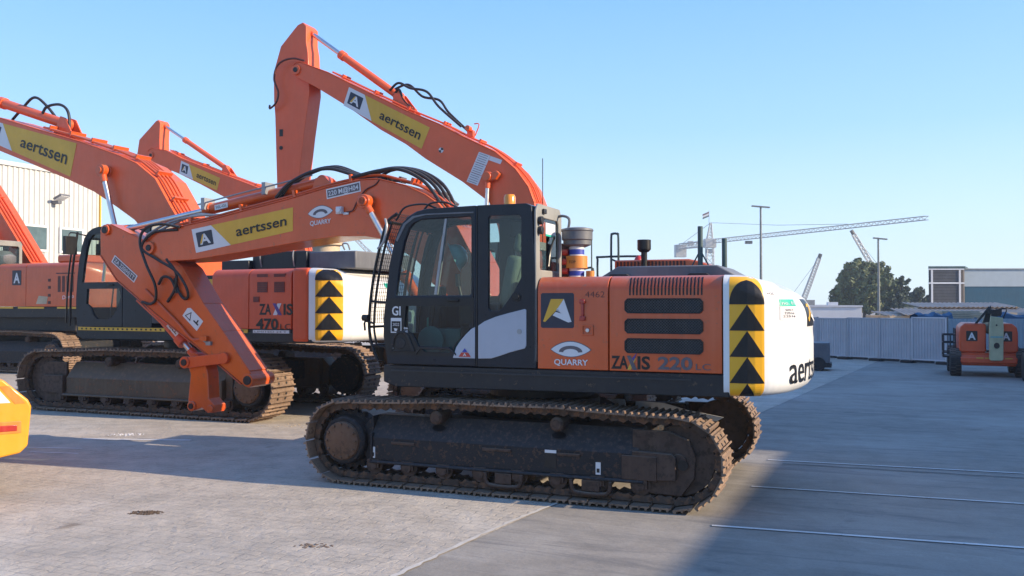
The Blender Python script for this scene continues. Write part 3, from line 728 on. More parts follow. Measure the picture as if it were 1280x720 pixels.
# rear door 2: louvres and three grilles
m = MB()
rs = .15
for i in range(21):
    x = -1.35 - i * .0345
    for k in range(5):
        t0, t1 = 12 + 9.6 * k, 12 + 9.6 * (k + 1)
        q = [(W - rs + (rs + .003) * math.cos(R(t)), 2.225 - rs + (rs + .003) * math.sin(R(t))) for t in (t0, t1)]
        m.quad((x, q[0][0], q[0][1]), (x - .015, q[0][0], q[0][1]), (x - .015, q[1][0], q[1][1]), (x, q[1][0], q[1][1]))
    m.box(x - .015, x, W - .002, W + .003, 2.035, 2.105)
m.build('louvre_slots', d1, 'ink', smooth=False)
for z0, z1 in ((1.86, 2.005), (1.665, 1.81), (1.475, 1.62)):
    g = MB(); x0, x1 = -1.305, -2.06; r = .03
    pts = [(x0 - r, z0), (x0, z0 + r), (x0, z1 - r), (x0 - r, z1), (x1 + r, z1), (x1, z1 - r), (x1, z0 + r), (x1 + r, z0)]
    ctr = ((x0 + x1) / 2, (z0 + z1) / 2); ins = [(ctr[0] + (a - ctr[0]) * .965, ctr[1] + (b - ctr[1]) * .86) for a, b in pts]
    g.prism(pts, W, W + .016, holes=[ins]); g.prism(pts, W, W + .002)
    go = g.build('side_grille', d1, 'ink', bevel=.003)
    g = MB(); n = 28
    for s_ in (-1, 1):
        for i in range(-5, n + 5):
            xa = x0 - .02 - i * .028; xb = xa - s_ * (z1 - z0 - .02)
            za, zb_ = z0 + .01, z1 - .01
            xl, xh = x1 + .012, x0 - .012
            def clip(xa, za, xb, zb_):
                P = []
                for (a, b, c, dd) in ((xa, za, xb, zb_),):
                    t0, t1 = 0, 1
                    dx = c - a
                    for lim, sg in ((xl, 1), (xh, -1)):
                        fa, fb = sg * (a - lim), sg * (c - lim)
                        if fa < 0 and fb < 0: return None
                        if fa < 0: t0 = max(t0, fa / (fa - fb))
                        if fb < 0: t1 = min(t1, fa / (fa - fb))
                    return (a + dx * t0, b + (dd - b) * t0, a + dx * t1, b + (dd - b) * t1)
            q = clip(xa, za, xb, zb_)
            if q and abs(q[0] - q[2]) > .004: g.cyl((q[0], W + .008, q[1]), (q[2], W + .008, q[3]), .0026, n=4)
    g.build('grille_mesh', go, 'grille', smooth=False)
d = Decal(lambda u, v, l: (-1.16 - u, W + .002 + .001 * l, 1.325 + v))
d.text('ink', 'ZA', .01, 0, .12, .17, .03); d.text('ink', 'IS', .27, 0, .12, .125, .03)
d.poly('decyellow', [(.17, -.01), (.205, -.01), (.26, .10), (.225, .10)]); d.poly('decgrey', [(.225, -.012), (.268, -.012), (.205, .125), (.165, .125)]); d.poly('purple', [(.235, .07), (.27, .165), (.245, .13), (.215, .10)])
d.text('decgrey', '220', .47, .005, .115, .33, .03); d.text('decgrey', 'LC', .83, .005, .06, .14, .0)
d.build('model_lettering', d1)
# counterweight
cw, S, LL, pts_, Ls = counterweight(A, UA)
SA = S
d = Decal(lambda u, v, l: tuple(S(u, v, .002 + .0012 * l)[0]))
HS0, HS1 = .055, .375
zc0, zc1 = 1.095, 2.20
d.grid('hazyellow', HS0, HS1, zc0, 2.205, 40, 60)
per = .243; lay = d.layer + 1; d.layer += 1
for k in range(5):
    b = zc0 - .12 + per * k; t = b + per * .995
    n = 16; 
    for i in range(n):
        f0, f1 = i / n, (i + 1) / n
        lo = b + (t - b) * f0; hi = b + (t - b) * f1
        if hi < zc0 or lo > 2.20: continue
        lo = max(lo, zc0); hi = min(hi, 2.20)
        def wd(z): return (1 - (z - b) / (t - b)) * .5 if k < 4 else .5 * math.sqrt(max(0, 1 - ((z - b) / .225) ** 2))
        mdl = (HS0 + HS1) / 2; ww = HS1 - HS0
        d.mb.m('ink'); cols = 24; lay = 4
        V = []
        for q in range(cols + 1):
            for z in (lo, hi): V.append(d.fn(mdl + ww * wd(z) * (2 * q / cols - 1), z, lay))
        d.mb.add(V, [(2 * q, 2 * q + 2, 2 * q + 3, 2 * q + 1) for q in range(cols)])
d.build('hazard_strip', cw)
d = Decal(lambda u, v, l: tuple(S(u, v, .008)[0])); d.text('ink', 'aertssen', .70, 1.20, .27, 1.42, .004); d.build('rear_lettering', cw)
d = Decal(lambda u, v, l: tuple(S(u, v, .002 + .0012 * l)[0])); d.grid('green', .56, .90, 1.93, 1.995, 12, 1)
d.grid('decwhite', .56, .90, 1.80, 1.928, 12, 1)
for k, (a, b, ww) in enumerate(((.64, 1.885, .14), (.62, 1.855, .18), (.60, 1.825, .22))): d.text('decgrey', 'SAN 5' if k == 0 else '22516', a, b, .02, ww, .01, layer=3)
d.text('decwhite', 'no. 01', .59, 1.945, .03, .27, .0, layer=3); d.build('permit_sticker', cw)
d = Decal(lambda u, v, l: tuple(S(u, v, .002 + .0012 * l)[0])); d.text('decgrey', '4420', .41, 2.035, .025, .10, 0.); d.build('small_number', cw)
d = Decal(lambda u, v, l: tuple(S(1.22 + .42 * u, 1.73 + .27 * v, .002 + .002 * l)[0])); d.grid('ink', 0, 1, 0, 1, 14, 10)
d.layer = 5; d.poly('decyellow', A_YEL); d.poly('decwhite', A_WHT)
d.build('rear_logo', cw)
# engine hood and things on top
m = MB(); m.prism([(-.93, 2.225), (-1.12, 2.335), (-2.12, 2.335), (-2.30, 2.235), (-2.30, 2.2), (-.93, 2.2)], -.35, .82); hd = m.build('engine_hood', A, 'hoodgrey', bevel=.02)
m = MB()
for x in (-1.15, -1.95): m.prism([(x - .12, 2.225), (x - .08, 2.255), (x + .08, 2.255), (x + .12, 2.225)], .80, .92)
m.build('hood_hinge', hd, 'skirt', bevel=.005)
m = MB(); m.prism([(-.76, 2.22), (-.76, 2.46), (-1.62, 2.46), (-1.72, 2.44), (-1.95, 2.36), (-1.95, 2.22)], -1.0, -.36); hc = m.build('radiator_cover', A, 'orange', bevel=.02)
m = MB()
for i in range(20): x = -.79 - i * .041; m.box(x - .022, x, -.36, -.352, 2.33, 2.44)
m.build('louvre_slots', hc, 'inkred')
m = MB(); m.cyl((-1.14, -.25, 2.30), (-1.14, -.25, 2.55), .035, n=14); m.cyl((-1.14, -.25, 2.54), (-1.14, -.25, 2.57), .05, .078, n=18); m.cyl((-1.14, -.25, 2.57), (-1.14, -.25, 2.68), .078, n=18); m.build('exhaust_pipe', A, 'ink', bevel=.004)
m = MB()
for x, z in ((-1.80, 2.80), (-2.06, 2.66)):
    m.cyl((x, -.1, 2.24), (x, -.1, z), .028, n=12)
    for sx in (-1, 1):
        if sx > 0 or z > 2.7: m.tube([(x + sx * .16, -.1, 2.24), (x + sx * .02, -.1, z - .30)], .009, 6, 0)
m.build('hood_post', A, 'railgreen')
m = MB(); m.tube([(-.40, -.9, 2.22), (-.40, -.9, 2.50), (-.43, -.9, 2.53), (-.92, -.9, 2.53), (-.96, -.9, 2.50), (-.96, -.9, 2.22)], .014, 8, 3)
m.tube([(-.58, -.88, 2.22), (-.58, -.88, 2.76), (-.60, -.88, 2.81), (-.65, -.88, 2.81), (-.67, -.88, 2.76), (-.67, -.88, 2.22)], .014, 8, 3)
m.tube([(-.58, -.88, 2.50), (-.67, -.88, 2.46)], .012, 6, 0)
m.tube([(-.24, -.8, 2.22), (-.24, -.8, 2.36), (-.27, -.8, 2.385), (-.37, -.8, 2.385), (-.37, -.8, 2.22)], .013, 8, 3)
m.build('handrail', A, 'railgreen')
m = MB(); m.box(-.92, -.55, -.6, .3, 2.2, 2.245); m.build('hood_step', A, 'orange', bevel=.01)
m = MB(); m.lathe((-1.0, -.55, 0), [(.035, 2.24), (.055, 2.26), (.055, 2.46), (.035, 2.50), (.02, 2.52)], axis='z', n=16); fe = m.build('extinguisher', A, 'red')
m = MB(); m.lathe((-1.0, -.55, 0), [(.0565, 2.32), (.0565, 2.39)], axis='z', n=16); m.build('bottle_label', fe, 'decwhite')
# air precleaner with banded bottle holder, behind the cab
px, py = -.62, .62
m = MB(); m.lathe((px, py, 0), [(.09, 2.555), (.15, 2.58), (.15, 2.625), (.165, 2.635), (.165, 2.72), (.175, 2.73), (.17, 2.75), (.10, 2.765), (.02, 2.77)], axis='z', n=30)
m.tube([(px + .10, py, 2.75), (px + .09, py, 2.86), (px + .17, py - .03, 2.90), (px + .26, py - .05, 2.89)], .015, 8, 4)
m.build('air_precleaner', A, 'hoodgrey')
m = MB()
for mat, za, zb_, r in (('decwhite', 2.20, 2.25, .08), ('blue', 2.25, 2.30, .081), ('decwhite', 2.30, 2.33, .08), ('bandorange', 2.33, 2.46, .115), ('decwhite', 2.46, 2.475, .08), ('blue', 2.475, 2.53, .081), ('decwhite', 2.53, 2.57, .08)):
    m.m(mat); m.cyl((px, py + .02, za), (px, py + .02, zb_), r, n=24)
fs = m.build('banded_pipe', A)
d = Decal(lambda u, v, l: (px + .055 - u, py + .02 + math.sqrt(max(0, .117 ** 2 - (.055 - u) ** 2)) + .001, 2.38 + v)); d.text('ink', 'TOP', .0, 0, .028, .08, .01); d.build('pipe_mark', fs)
m = MB(); m.m('inkred'); m.box(px + .10, px + .17, py - .06, py + .02, 2.22, 2.60)
m.m('red')
for z in (2.30, 2.40, 2.50): m.cyl((px + .08, py + .06, z), (px + .14, py + .06, z), .035, n=12)
m.m('bandorange'); m.cyl((px - .15, py + .02, 2.22), (px - .15, py + .02, 2.30), .045, n=16)
m.m('railgreen'); m.cyl((px - .13, py - .1, 2.22), (px - .13, py - .1, 2.66), .008, n=6)
m.build('pipe_bracket', A)
# cab
c, cd, P, X, Z, y0, y1 = cab(A, 1, 0, 1.30, 1)
y = y1
m = MB(); sp = [(.54, 1.385), (.50, 1.50), (.45, 1.57), (.39, 1.635), (.33, 1.69), (.285, 1.712), (.285, 1.385)]
m.prism(sp, y, y + .008); m.build('silver_panel', cd, 'silverpanel', bevel=.006)
m = MB(); m.prism([(.25, 1.385), (.25, 1.725), (.18, 1.77), (.05, 1.82), (-.1, 1.86), (-.27, 1.90), (-.285, 1.89), (-.285, 1.53), (-.27, 1.50), (-.10, 1.455), (.0, 1.42), (.1, 1.39)], y, y + .008); spn = m.build('silver_panel', c, 'silverpanel', bevel=.006)
m = MB(); m.cyl((-.21, y + .006, 1.67), (-.21, y + .014, 1.67), .026, n=16); m.build('panel_lock', spn, 'galv')
m = MB(); m.prism([(1.335, 1.40), (1.37, 1.60), (1.37, 1.80), (1.345, 2.01), (.30, 2.01), (.30, 1.70), (.34, 1.70), (.40, 1.64), (.46, 1.58), (.52, 1.50), (.55, 1.40)], y + .001, y + .0055, holes=[[(1.10, 1.93), (.34, 1.93), (.31, 1.80), (.38, 1.67), (.50, 1.55), (.58, 1.44), (.86, 1.44), (.95, 1.50), (1.02, 1.62), (1.12, 1.68)]]); m.build('door_lower_panel', cd, 'ink')
m = MB(); m.box(.262, .275, y - .03, y + .0045, 1.31, 2.97); m.build('door_gap', c, 'ink')
d = Decal(lambda u, v, l: (1.265 - u, y + .007 + .0015 * l, 1.83 + v)); d.text('decwhite', 'GI', 0, 0, .095, .105, .02); d.build('door_lettering', cd)
d = Decal(lambda u, v, l: (1.28 - u, y + .007 + .0015 * l, 1.64 + v)); d.poly('decwhite', [(0, 0), (.13, 0), (.13, .16), (0, .16)]); d.poly('ink', [(.01, .012), (.12, .012), (.12, .125), (.01, .125)]); d.text('decwhite', '2022', .025, .075, .03, .08, .0); d.poly('decwhite', [(.05, .02), (.075, .02), (.085, .045), (.04, .05)]); d.build('door_sticker', cd)
d = Decal(lambda u, v, l: (.47 - u, y + .010 + .0015 * l, 1.40 + v)); d.poly('red', [(0, 0), (.14, 0), (.11, .045), (.03, .045)]); d.poly('blue', [(.04, .05), (.10, .05), (.07, .09)]); d.text('decwhite', 'A', .05, .008, .03, .04, .02); d.build('small_sign', cd)
d = Decal(lambda u, v, l: (1.12 - u, y + .007 + .0015 * l, 1.645 + v)); d.text('decwhite', 'HE', 0, .0, .022, .05, .01); d.text('decwhite', '86', 0, .035, .022, .05, .01); d.build('small_number', cd)
m = MB(); pv = [(1.29, 1.44), (1.25, 1.60), (1.20, 1.655), (1.12, 1.665), (1.06, 1.62), (.98, 1.44)]; m.prism(pv, y, y + .02, holes=[[(1.26, 1.45), (1.225, 1.59), (1.185, 1.63), (1.13, 1.635), (1.085, 1.60), (1.02, 1.45)]]); m.cyl((1.16, y, 1.53), (1.16, y + .012, 1.53), .06, n=18)
m.prism([(.99, 1.43), (.93, 1.50), (.58, 1.50), (.50, 1.43), (.50, 1.41), (.58, 1.47), (.92, 1.47), (.97, 1.41)], y, y + .018)
m.build('door_trim', cd, 'skirt', bevel=.006)
m = MB(); m.cyl((1.26, y + .004, 1.475), (1.26, y + .012, 1.475), .014, n=10); m.build('door_rivet', cd, 'galv')
m = MB(); m.cyl((-.18, y, 2.02), (-.18, y + .012, 2.02), .045, n=18); m.cyl((-.18, y + .012, 2.02), (-.18, y + .02, 2.02), .028, n=14); m.build('door_latch', c, 'ink', bevel=.003)
m = MB(); m.prism([(1.20, 2.62), (1.10, 2.80), (1.0, 2.87), (.86, 2.895), (.86, 2.91), (1.02, 2.89), (1.13, 2.81), (1.225, 2.64)], y, y + .012); m.box(.30, .86, y, y + .012, 2.895, 2.91); m.build('door_gutter', cd, 'hoodgrey', bevel=.003)
# roof: beacon, hose stubs
m = MB(); m.cyl((.04, y - .35, 2.975), (.04, y - .35, 3.0), .075, n=20); bk = m.build('warning_beacon', A, 'ink')
m = MB(); m.lathe((.04, y - .35, 0), [(.062, 3.0), (.062, 3.09), (.05, 3.115), (.02, 3.12)], axis='z', n=20); m.build('beacon_lens', bk, 'amber')
hoses(c, [[(.95, y - .1, 2.95), (.86, y - .1, 3.03), (.70, y - .12, 3.04), (.55, y - .12, 2.98)], [(1.20, y0 + .1, 2.75), (1.28, y0 + .1, 2.93), (1.1, y0 + .12, 3.03), (.9, y0 + .12, 2.99)], [(1.28, y - .1, 2.86), (1.17, y - .1, 3.0), (.95, y - .12, 3.03), (.8, y - .12, 2.98)]], .011, name='roof_cable')
# front guard
gp = [(1.22, 2.93), (1.34, 2.84), (1.42, 2.62), (1.50, 2.30), (1.55, 1.98), (1.565, 1.70), (1.53, 1.50), (1.45, 1.33)]
m = MB()
for yy in (y1 - .02, (y0 + y1) / 2, y0 + .03):
    m.tube([(a, yy, b) for a, b in gp], .017, 8, 4)
    if yy != (y0 + y1) / 2: m.tube([(a - .06, yy, b) for a, b in gp[1:-1]], .012, 8, 4)
for i in (1, 3, 5, 6): m.tube([(gp[i][0], y0 + .03, gp[i][1]), (gp[i][0], y1 - .02, gp[i][1])], .014, 8, 0)
for i in (1, 4, 6): m.tube([(gp[i][0], y1 - .02, gp[i][1]), (1.29, y1 - .05, gp[i][1] - .02)], .014, 8, 0)
fg = m.build('front_guard', A, 'ink')
m = MB(); gg = resample([p for p in gp if p[1] > 1.6], 32)
for p in gg: m.cyl((p[0], y0 + .03, p[1]), (p[0], y1 - .02, p[1]), .0032, n=4, caps=False)
for k in range(19):
    yy = y0 + .03 + (y1 - y0 - .05) * k / 18; m.tube([(p[0], yy, p[1]) for p in gg[::3]], .0032, 4, 0)
m.build('guard_mesh', fg, 'wire', smooth=False)
m = MB(); m.cyl((1.55, y1 + .02, 1.80), (1.62, y1 + .02, 1.80), .035, n=14); m.tube([(1.5, y1, 1.74), (1.60, y1 + .01, 1.76), (1.60, y1 + .01, 1.66)], .012, 6, 3); m.build('guard_bracket', fg, 'skirt')
m = MB(); m.tube([(1.43, y1 + .03, 2.55), (1.35, y1 + .05, 2.62), (1.31, y1 + .05, 2.78), (1.34, y1 + .03, 2.87)], .014, 8, 4); m.build('grab_handle', fg, 'galv')
# hard hat hanging in the cab (its own thing)
m = MB(); m.prism([(-.38, .80), (-.76, .80), (-.78, .715), (-.40, .72)], -.82, -.80); m.prism([(-.90, .785), (-1.24, .775), (-1.53, .70), (-1.94, .635), (-1.86, .585), (-1.24, .66), (-.90, .705)], -.82, -.80); m.build('skylit_dusty_ledge', A, 'decwhite')  # white plates: dust and sky light on the far ledge, put into the colour
# ------------------------------------------------ boom
topA = [(5.66, 2.80), (5.60, 2.885), (5.45, 2.935), (5.17, 2.97), (4.56, 3.06), (4.07, 3.15), (3.32, 3.28), (2.75, 3.40), (2.26, 3.47), (2.02, 3.47), (1.64, 3.37), (1.38, 3.25), (1.20, 3.13), (.95, 2.85), (.72, 2.45), (.48, 1.95), (.42, 1.72)]
botA = [(.50, 1.58), (.68, 1.60), (.86, 1.78), (1.15, 2.15), (1.50, 2.48), (1.85, 2.69), (1.96, 2.74), (2.20, 2.78), (2.58, 2.79), (3.10, 2.74), (4.11, 2.62), (4.85, 2.54), (5.30, 2.53), (5.51, 2.56), (5.62, 2.63), (5.67, 2.71)]
bm_ = boom_beam(A, topA, botA, .30, 'orange', pins=[((5.58, 2.715), .085), ((2.14, 3.19), .075)])
boom_sticker(bm_, [(4.87, 2.945), (3.25, 3.175), (3.25, 2.875), (4.79, 2.63)], .302)
d = plane_decal((3.02, 2.93), (-.36, .03), (0, .23), .302); logo_eye(d, 0, 0, 1, 1); d.build('emblem', bm_)
d = plane_decal((2.745, 3.255), (-.49, .075), (.012, .125), .302); d.poly('decwhite', [(0, 0), (1, 0), (1, 1), (0, 1)]); d.poly('decgrey', [(.03, .12), (.97, .12), (.97, .88), (.03, .88)]); d.text('decwhite', '220 M@H04', .06, .26, .48, .88, .01); d.build('code_plate', bm_)
m = MB(); m.box(2.50, 2.58, .30, .36, 3.06, 3.15); m.cyl((2.54, .36, 3.105), (2.54, .375, 3.105), .034, n=14); m.box(2.42, 2.50, .30, .32, 3.05, 3.08); m.build('work_light', bm_, 'decwhite', bevel=.006)
hoses(bm_, [[(2.46, .31, 3.08), (2.36, .32, 3.10), (2.30, .32, 3.2), (2.18, .32, 3.34), (2.05, .31, 3.40), (1.98, .30, 3.48)]], .009, 'inkred', 'cable')
m = MB(); m.cyl((2.14, .335, 3.19), (2.14, .45, 3.19), .088, n=24); m.cyl((2.14, .45, 3.19), (2.14, .475, 3.19), .06, n=20); m.build('pin_collar', bm_, 'orange', bevel=.01)
pipes(bm_, topA[3:14], (.20, .11, .02), .016, 'orange', .06, clamps=5, n=22)
pipes(bm_, topA[4:13], (-.12, -.2), .018, 'hoodgrey', .05, clamps=5, n=18)
# arm ram on top
ar = cylinder_ram(A, (2.98, 3.52), (6.47, 2.995), .072, .545, 0., 'orange', 'arm_ram', .085, .15)
m = MB()
for yy in (-.11, .09): m.prism([(3.12, 3.33), (3.05, 3.56), (2.92, 3.58), (2.72, 3.40)], yy, yy + .025)
m.build('ram_bracket', bm_, 'orange', bevel=.006)
m = MB()
m.tube([(4.95, .10, 3.30), (4.3, .11, 3.41), (3.6, .11, 3.52), (3.1, .11, 3.60)], .012, 6, 3)
for x, z in ((4.85, 3.31), (3.85, 3.47)): m.box(x - .03, x + .03, -.09, .12, z - .08, z + .08)
m.build('ram_pipe', ar, 'galv')
d = plane_decal((4.68, 3.215), (-.22, .035), (.008, .07), .074); d.poly('decwhite', [(0, 0), (1, 0), (1, 1), (0, 1)]); d.text('ink', '50L-GL', .08, .25, .5, .84, .0); d.build('ram_label', ar)
# boom rams either side of the boom
for s_ in (1, -1): cylinder_ram(A, (1.05, 1.42), (2.14, 3.19), .062, .50, s_ * .40, 'orange', 'boom_ram', .085, .09)
m = MB()
for s_ in (1, -1): m.prism([(.75, 1.05), (1.20, 1.05), (1.18, 1.45), (1.05, 1.52), (.9, 1.45)], s_ * .40 - .028 - .05, s_ * .40 - .05); 
m.prism([(.25, 1.05), (.25, 1.75), (.55, 1.85), (.75, 1.6), (.9, 1.05)], .33, .36); m.prism([(.25, 1.05), (.25, 1.75), (.55, 1.85), (.75, 1.6), (.9, 1.05)], -.36, -.33)
m.build('boom_bracket', A, 'skirt', bevel=.01)
hz = []
for k, (yy, h1) in enumerate(((.16, .0), (.08, .03), (-.02, .05))):
    hz.append([(3.62, yy, 3.33), (3.42, yy, 3.50 + h1), (3.1, yy, 3.63 + h1), (2.80, yy, 3.66 + h1), (2.5, yy, 3.58 + h1 * .5), (2.3, yy, 3.53), (2.0, yy, 3.50)])
for k, (yy, h1) in enumerate(((.24, .0), (.14, .05), (.04, .08), (-.08, .1))):
    hz.append([(2.42 - .05 * k, yy, 3.52), (2.05, yy, 3.58 + h1 * .5), (1.75, yy, 3.58 + h1 * .5), (1.45, yy, 3.44 + h1 * .7), (1.25, yy, 3.22 + h1), (1.05, yy, 2.90), (.9, yy, 2.6)])
hoses(bm_, hz, .022)
# ------------------------------------------------ stick (arm)
st_poly = [(6.60, 3.00), (6.55, 3.06), (6.48, 3.085), (6.40, 3.07), (5.92, 2.88), (5.49, 2.70), (5.11, 2.44), (4.75, 1.95), (4.42, 1.58), (3.99, 1.07), (3.915, .97), (3.93, .885), (4.01, .855), (4.10, .90), (4.67, 1.27), (5.48, 1.76), (6.28, 2.29), (6.59, 2.65)]
m = MB(); m.prism(st_poly, -.155, .20); m.strip([(6.40, 3.07), (5.92, 2.88), (5.49, 2.70), (5.11, 2.44), (4.75, 1.95), (4.42, 1.58), (3.99, 1.07)], -.014, -.17, .215)
m.strip([(4.12, .905), (4.67, 1.27), (5.48, 1.76), (6.28, 2.29), (6.59, 2.65)], -.014, -.17, .215)
for p, r in (((6.48, 2.995), .075), ((4.0, .955), .085), ((4.38, 1.235), .07)): m.cyl((p[0], -.235, p[1]), (p[0], .235, p[1]), r, n=22)
sk = m.build('arm', A, 'orange', bevel=.008)
m = MB()
for p, r in (((6.48, 2.995), .05), ((4.0, .955), .06), ((4.38, 1.235), .04)): m.cyl((p[0], -.25, p[1]), (p[0], .25, p[1]), r, n=16)
m.build('pin', sk, 'skirt', bevel=.004)
d = plane_decal((6.36, 2.60), (-.40, -.285), (.075, .075), .202)
d = Decal(lambda u, v, l: (6.385 - .42 * u - .065 * v, .202 + .0015 * l, 2.545 - .30 * u + .095 * v + .0))
d.poly('decwhite', [(0, 0), (1, 0), (1, 1), (0, 1)]); d.poly('decgrey', [(.04, .12), (.96, .12), (.96, .88), (.04, .88)]); d.text('decwhite', 'ZA 220(H)TT', .07, .26, .48, .86, .01); d.build('code_plate', sk)
d = Decal(lambda u, v, l: (5.12 - .13 * u + .0 * v, .202 + .0015 * l, 1.68 - .095 * u * 0 + .26 * v - .02 * u))
cx_, cz_ = 4.93, 1.755
def rot_(a, b, t=-40): t = R(t); return (a * math.cos(t) - b * math.sin(t), a * math.sin(t) + b * math.cos(t))
def fnw(u, v, l): a, b = rot_(u, v, 38); return (cx_ - a, .202 + .0015 * l, cz_ + b) if False else (cx_ - (u * .77 + v * .64), .202 + .0015 * l, cz_ + (-u * .64 + v * .77))
d = Decal(fnw); d.poly('decwhite', [(-.16, -.085), (.16, -.085), (.16, .085), (-.12, .085), (-.16, .05)]); d.poly('ink', [(-.13, -.055), (-.01, -.055), (-.07, .055)]); d.poly('decwhite', [(-.11, -.042), (-.03, -.042), (-.07, .03)]); d.poly('ink', [(.03, -.02), (.13, -.02), (.13, .0), (.10, .0), (.10, .045), (.08, .045), (.08, .0), (.03, .0)]); d.build('warning_sticker', sk)
br = cylinder_ram(A, (6.25, 2.31), (5.02, 1.20), .078, .80, 0., 'orange3', 'bucket_ram', .085, .14)
d = Decal(lambda u, v, l: (5.50 - .17 * u - .085 * v, .079 + .0015 * l, 1.655 - .15 * u + .095 * v - .01)); d.poly('decwhite', [(0, 0), (1, 0), (1, 1), (0, 1)]); d.text('inkred', 'GLL', .10, .22, .55, .8, .02); d.build('ram_label', br)
lk = MB()
for yy in (.215, -.20):
    lk.prism([(5.09, 1.21), (5.0, 1.235), (4.40, 1.30), (4.31, 1.25), (4.33, 1.17), (4.42, 1.16), (4.98, 1.09), (5.08, 1.10)], yy, yy + .03)
    lk.cyl((5.02, yy - .02, 1.165), (5.02, yy + .05, 1.165), .08, n=20); lk.cyl((4.38, yy - .01, 1.235), (4.38, yy + .04, 1.235), .075, n=20)
lo_ = lk.build('link_bar', A, 'orange3', bevel=.006)
lk = MB(); lk.prism([(5.05, 1.13), (4.74, 1.13), (4.70, 1.02), (4.68, .68), (4.58, .60), (4.60, .50), (4.70, .49), (4.80, .56), (4.93, .51), (5.02, .56), (5.03, .66), (4.99, 1.0)], -.05, .17)
lk.cyl((4.955, -.08, .575), (4.955, .20, .575), .068, n=20); lk.cyl((4.64, -.08, .555), (4.64, .20, .555), .05, n=16)
l2 = lk.build('bucket_link', A, 'orange', bevel=.01)
q = MB(); q.cyl((4.955, -.21, .575), (4.955, .21, .575), .04, n=16); q.cyl((5.02, -.27, 1.165), (5.02, .28, 1.165), .045, n=16); q.build('pin', l2, 'skirt', bevel=.003)
m = MB()
m.tube([(5.75, .215, 2.15), (5.2, .225, 1.72), (4.95, .23, 1.50), (4.85, .23, 1.47), (4.72, .23, 1.49)], .018, 8, 4); m.box(4.66, 4.78, .2, .25, 1.46, 1.52); m.tube([(5.9, .215, 2.0), (5.3, .225, 1.58)], .014, 8, 2)
m.build('arm_pipe', sk, 'orange', bevel=0)
m = MB(); m.cyl((4.66, .21, 1.42), (4.78, .23, 1.50), .016, n=10); m.box(4.60, 4.68, .2, .24, 1.40, 1.45); m.build('pipe_fitting', sk, 'galv')
hoses(bm_, [[(5.05, .33, 2.98), (5.35, .34, 3.03), (5.62, .35, 2.98), (5.72, .35, 2.80), (5.62, .34, 2.50), (5.50, .30, 2.22), (5.52, .26, 2.02), (5.65, .23, 1.95), (5.8, .22, 1.98)],
            [(5.1, .30, 2.95), (5.5, .33, 2.92), (5.70, .34, 2.72), (5.45, .32, 2.56), (5.15, .30, 2.40), (5.0, .27, 2.2), (4.98, .24, 2.06), (5.06, .22, 2.02), (5.15, .23, 2.12), (5.22, .23, 2.3)],
            [(5.30, .30, 2.56), (5.15, .28, 2.36), (5.2, .25, 2.15), (5.35, .22, 1.98)], [(5.5, .23, 2.22), (5.4, .25, 2.32), (5.25, .26, 2.28), (5.17, .24, 2.1)]], .019)
hoses(bm_, [[(4.4, .18, 3.13), (4.8, .2, 3.14), (5.15, .22, 3.10), (5.45, .22, 3.02), (5.75, .2, 2.9)], [(4.5, .05, 3.10), (4.9, .1, 3.17), (5.3, .12, 3.07), (5.8, .1, 2.9)]], .018, 'galv', 'steel_hose')
hh = MB(); hh.lathe((0, 0, 0), [(.155, 0), (.135, .012), (.125, .03), (.115, .07), (.09, .105), (.05, .125), (.01, .13)], axis='z', n=24); hh.box(-.02, .02, -.03, .03, .125, .138)
ho = hh.build('hard_hat', None, 'teal', bevel=.003)
tag(ho, 'pale teal hard hat hanging behind the door glass of the nearest cab', 'hard hat')
cs, sn = math.cos(YAW), math.sin(YAW); lx, ly = .70, y0 + .44
ho.location = (.353 + lx * cs - ly * sn, 10.2 + lx * sn + ly * cs, 2.46); ho.rotation_euler = (R(18), R(-65), YAW); ho.scale = (1.1, 1.1, 1.1)

# =============================================================== middle excavator (470)
B = thing('crawler_excavator', 'larger orange excavator lettered 470LC behind the nearest one\'s lowered arm', 'excavator', (-5.9, 16.9, 0), R(155), GRP)
undercarriage(B, S_B, -1, R(3.1), detail=False, frame_mat='brownpaint')
UB = dict(W=1.5, zb=1.54, zs=1.30, zt=2.53, xw=-3.64, R=4.35, xf=1.66, panels=[-1.62, -2.42, -3.30], cwflat=.25, cwup=.0)
rf, doors, sec = upper(B, UB, 'orange3')
m = MB(); m.box(-3.64, -3.31, -1.49, 1.51, 1.34, 2.53); m.build('corner_post', B, 'orange3', bevel=.05, seg=3)
m = MB(); m.box(-1.60, -.52, .5, 1.36, 1.54, 1.9); m.box(-1.60, -.62, .5, 1.2, 1.9, 2.45); m.build('side_box', B, 'skirt', bevel=.02)
m = MB(); m.m('ink'); m.box(-1.45, -.75, 1.2, 1.215, 1.95, 2.40); m.m('decyellow'); m.prism([(-1.38, 1.98), (-1.0, 1.98), (-1.25, 2.38), (-1.38, 2.38)], 1.216, 1.222); m.m('decwhite'); m.prism([(-.98, 1.98), (-.8, 1.98), (-.8, 2.38), (-1.05, 2.38)], 1.216, 1.222); m.build('marker_board', B)
yb = 1.5
for a in (-2.60, -2.95):
    d = MB(); d.m('darkred'); d.box(a - .21, a, yb + .001, yb + .008, 2.14, 2.31); d.box(a - .22, a + .01, yb - .02, yb + .003, 2.39, 2.44)
    d.m('inkred')
    for k in range(5): d.box(a - .2, a - .01, yb + .008, yb + .011, 2.15 + .033 * k, 2.16 + .033 * k)
    d.build('vent', doors[1])
m = MB(); m.box(-2.64, -2.52, yb, yb + .012, 1.98, 2.07); m.build('door_lock', doors[1], 'darkred')
